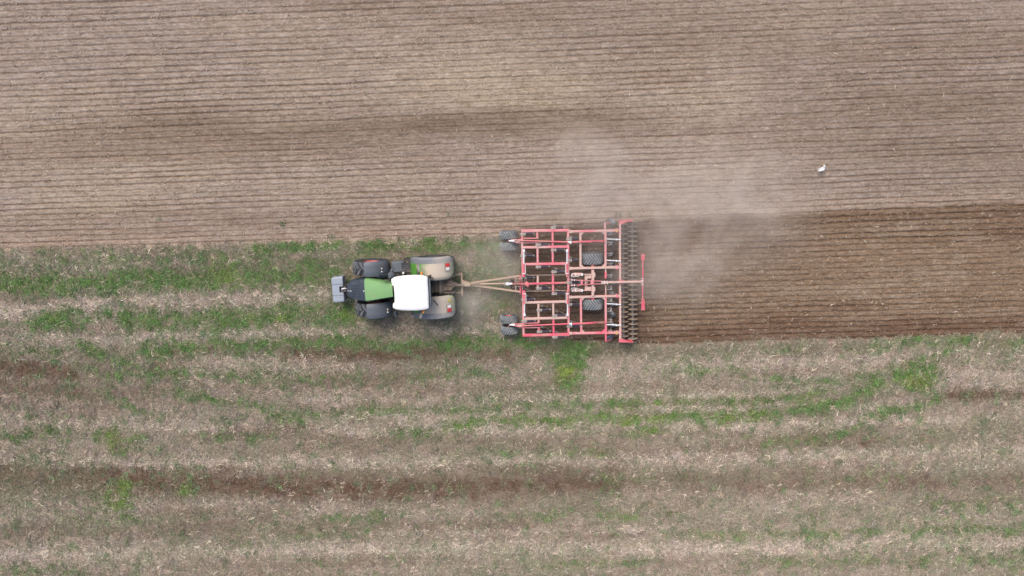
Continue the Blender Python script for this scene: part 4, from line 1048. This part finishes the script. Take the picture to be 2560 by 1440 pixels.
# ------------------------------------------------------------------ gull on the soil
gp = P(2054, 422, .12)
GU = empty('gull', (gp[0], gp[1], 0), 0); GU.scale = (1.03, 1.03, 1.03)
tag(GU, 'small white gull standing alone on the tilled soil at upper right', 'bird')
def oval(c, d, wd, ht, n=12):
    d = Vector(d).normalized(); sdv = d.cross(Vector((0, 0, 1))).normalized(); u = sdv.cross(d)
    return [tuple(Vector(c) + sdv * (wd * math.cos(2 * math.pi * k / n)) + u * (ht * math.sin(2 * math.pi * k / n))) for k in range(n)]
spine = [((-.185, -.085, .19), .012, .008), ((-.12, -.075, .195), .04, .03), ((-.04, -.055, .195), .075, .062), ((.035, -.02, .20), .085, .075), ((.065, .04, .225), .068, .066), ((.055, .09, .275), .046, .05), ((.03, .125, .325), .044, .045), ((.008, .15, .335), .034, .034), ((-.01, .168, .33), .012, .012)]
rings = []
for i, (c_, a_, b_) in enumerate(spine):
    pa = Vector(spine[max(i - 1, 0)][0]); pb = Vector(spine[min(i + 1, len(spine) - 1)][0]); rings.append(oval(c_, pb - pa, a_, b_))
gb = MB().loft(rings).build('body', M['feather'], GU, smooth=True)
sb = gb.modifiers.new('s', 'SUBSURF'); sb.levels = 1; sb.render_levels = 1
for sg in S2:
    rings = []
    for (c_, a_, b_) in (((.05, .045 * 1, .235), .012, .035), ((0, .0, .245), .022, .05), ((-.09, -.035, .23), .018, .04), ((-.17, -.06, .21), .012, .02), ((-.225, -.07, .20), .004, .006)):
        o_ = Vector((.25, -.97, 0)) * (.062 * -sg * (1 - abs(c_[0]) * 1.2)); rings.append(oval(Vector(c_) + o_, Vector((-1, -.3, -.05)), a_, b_, 10))
    MB().loft(rings).build('wing', M['feather_grey'] if sg < 0 else M['feather'], GU, smooth=True)
    q = MB(); q.tube([(.01, -.02 + sg * .03, .15), (.015, -.02 + sg * .03, .0)], .006, 6); q.box((-.005, -.02 + sg * .03, .008), (.05, .035, .012)); q.build('leg', M['beak'], GU)
    q = MB(); q.lathe([(.001, -.004), (.006, 0), (.001, .004)], 8, (.012 + sg * .032, .14 + sg * .012, .345)); q.build('eye', M['black'], GU)
MB().tube([(-.012, .17, .33), (-.03, .205, .318), (-.034, .213, .308)], [.011, .007, .003], 8).build('beak', M['beak'], GU, smooth=True)

# ------------------------------------------------------------------ dust raised by the tines
def dust(name, label, blobs, lo, hi, dens, seed):
    mb = MB(); mb.box(((lo[0] + hi[0]) / 2, (lo[1] + hi[1]) / 2, (lo[2] + hi[2]) / 2), (hi[0] - lo[0], hi[1] - lo[1], hi[2] - lo[2]), ch=.01)
    m = bpy.data.materials.new(name); m.use_nodes = True; t = m.node_tree; N, L = t.nodes, t.links
    N.remove(N['Principled BSDF']); pv = N.new('ShaderNodeVolumePrincipled'); L.new(pv.outputs[0], N['Material Output'].inputs['Volume'])
    pv.inputs['Color'].default_value = (.97, .905, .84, 1); pv.inputs['Anisotropy'].default_value = .0
    tc = N.new('ShaderNodeTexCoord')
    wn = N.new('ShaderNodeTexNoise'); wn.inputs['Scale'].default_value = .32; wn.inputs['Detail'].default_value = 3; L.new(tc.outputs['Object'], wn.inputs['Vector'])
    sub = N.new('ShaderNodeVectorMath'); sub.operation = 'SUBTRACT'; L.new(wn.outputs['Color'], sub.inputs[0]); sub.inputs[1].default_value = (.5, .5, .5)
    sc_ = N.new('ShaderNodeVectorMath'); sc_.operation = 'SCALE'; L.new(sub.outputs[0], sc_.inputs[0]); sc_.inputs[3].default_value = 3.4
    ad = N.new('ShaderNodeVectorMath'); ad.operation = 'ADD'; L.new(tc.outputs['Object'], ad.inputs[0]); L.new(sc_.outputs[0], ad.inputs[1])
    tot = None
    for (c_, r_, s_) in blobs:
        a = N.new('ShaderNodeVectorMath'); a.operation = 'SUBTRACT'; L.new(ad.outputs[0], a.inputs[0]); a.inputs[1].default_value = c_
        d = N.new('ShaderNodeVectorMath'); d.operation = 'DIVIDE'; L.new(a.outputs[0], d.inputs[0]); d.inputs[1].default_value = r_
        e = N.new('ShaderNodeVectorMath'); e.operation = 'DOT_PRODUCT'; L.new(d.outputs[0], e.inputs[0]); L.new(d.outputs[0], e.inputs[1])
        f = N.new('ShaderNodeMath'); f.operation = 'MULTIPLY'; L.new(e.outputs['Value'], f.inputs[0]); f.inputs[1].default_value = -1
        g = N.new('ShaderNodeMath'); g.operation = 'EXPONENT'; L.new(f.outputs[0], g.inputs[0])
        h = N.new('ShaderNodeMath'); h.operation = 'MULTIPLY_ADD'; L.new(g.outputs[0], h.inputs[0]); h.inputs[1].default_value = s_
        if tot: L.new(tot, h.inputs[2])
        else: h.inputs[2].default_value = -.02
        tot = h.outputs[0]
    n1 = N.new('ShaderNodeTexNoise'); n1.inputs['Scale'].default_value = .9; n1.inputs['Detail'].default_value = 4; n1.inputs['Roughness'].default_value = .55; L.new(ad.outputs[0], n1.inputs['Vector'])
    mr = N.new('ShaderNodeMapRange'); L.new(n1.outputs[0], mr.inputs[0]); mr.inputs[1].default_value = .38; mr.inputs[2].default_value = .68; mr.inputs[3].default_value = .42; mr.inputs[4].default_value = 1.45
    mm = N.new('ShaderNodeMath'); mm.operation = 'MULTIPLY'; L.new(tot, mm.inputs[0]); L.new(mr.outputs[0], mm.inputs[1])
    m2 = N.new('ShaderNodeMath'); m2.operation = 'MULTIPLY'; L.new(mm.outputs[0], m2.inputs[0]); m2.inputs[1].default_value = dens; m2.use_clamp = False
    m3 = N.new('ShaderNodeMath'); m3.operation = 'MAXIMUM'; L.new(m2.outputs[0], m3.inputs[0]); m3.inputs[1].default_value = 0
    L.new(m3.outputs[0], pv.inputs['Density'])
    m.cycles.volume_step_rate = .35
    o = mb.build(name, m); tag(o, label, kind='stuff'); return o
def bl(px, py, z, rx, ry, rz, s_):
    x_, y_ = P(px, py, z); return ((x_, y_, z), (rx / 41, ry / 41, rz), s_ * .80)
BL = [bl(1650, 705, .7, 62, 34, .9, 1.4), bl(1720, 655, 1.0, 85, 60, 1.0, 1.0), bl(1785, 580, 1.1, 80, 60, 1.0, .7), bl(1850, 470, 1.3, 85, 80, 1.1, .55), bl(1760, 490, 1.2, 130, 45, 1.1, .5), bl(1440, 430, 1.2, 85, 85, 1.0, .5), bl(1400, 500, 1.0, 130, 36, .9, .45),
      bl(1560, 490, 1.2, 120, 60, 1.1, .5), bl(1480, 370, 1.3, 60, 60, 1.0, .35), bl(1620, 600, .9, 80, 60, .9, .6), bl(1520, 690, .5, 60, 25, .6, .3), bl(1570, 740, .5, 50, 20, .5, .25), bl(1700, 430, 1.4, 90, 45, 1.0, .3), bl(1580, 560, 1.2, 330, 150, 1.1, .16), bl(1450, 700, .4, 150, 130, .5, .30), bl(1900, 540, 1.2, 120, 80, 1.1, .22)]
l0 = P(1200, 300, 1.2); h0 = P(2040, 800, 1.2)
dust('dust_cloud', 'pale dust drifting up and right from the back of the cultivator', BL, (l0[0], h0[1], .0), (h0[0], l0[1], 3.2), .27, 1)
BL2 = [bl(1165, 775, .5, 36, 26, .5, 1.2), bl(1200, 735, .6, 50, 30, .6, .6), bl(1240, 660, .6, 55, 24, .6, .6), bl(1272, 614, .8, 30, 18, .6, 1.1), bl(1190, 650, .5, 60, 30, .5, .45)]
l1 = P(1085, 560, .8); h1 = P(1300, 840, .8)
o = dust('wheel_dust', 'thin dust behind the tractor rear wheel', BL2, (l1[0], h1[1], .0), (l0[0] - .0 if False else h1[0], l1[1], 2.0), .50, 2)
print('counts', NG, nf)
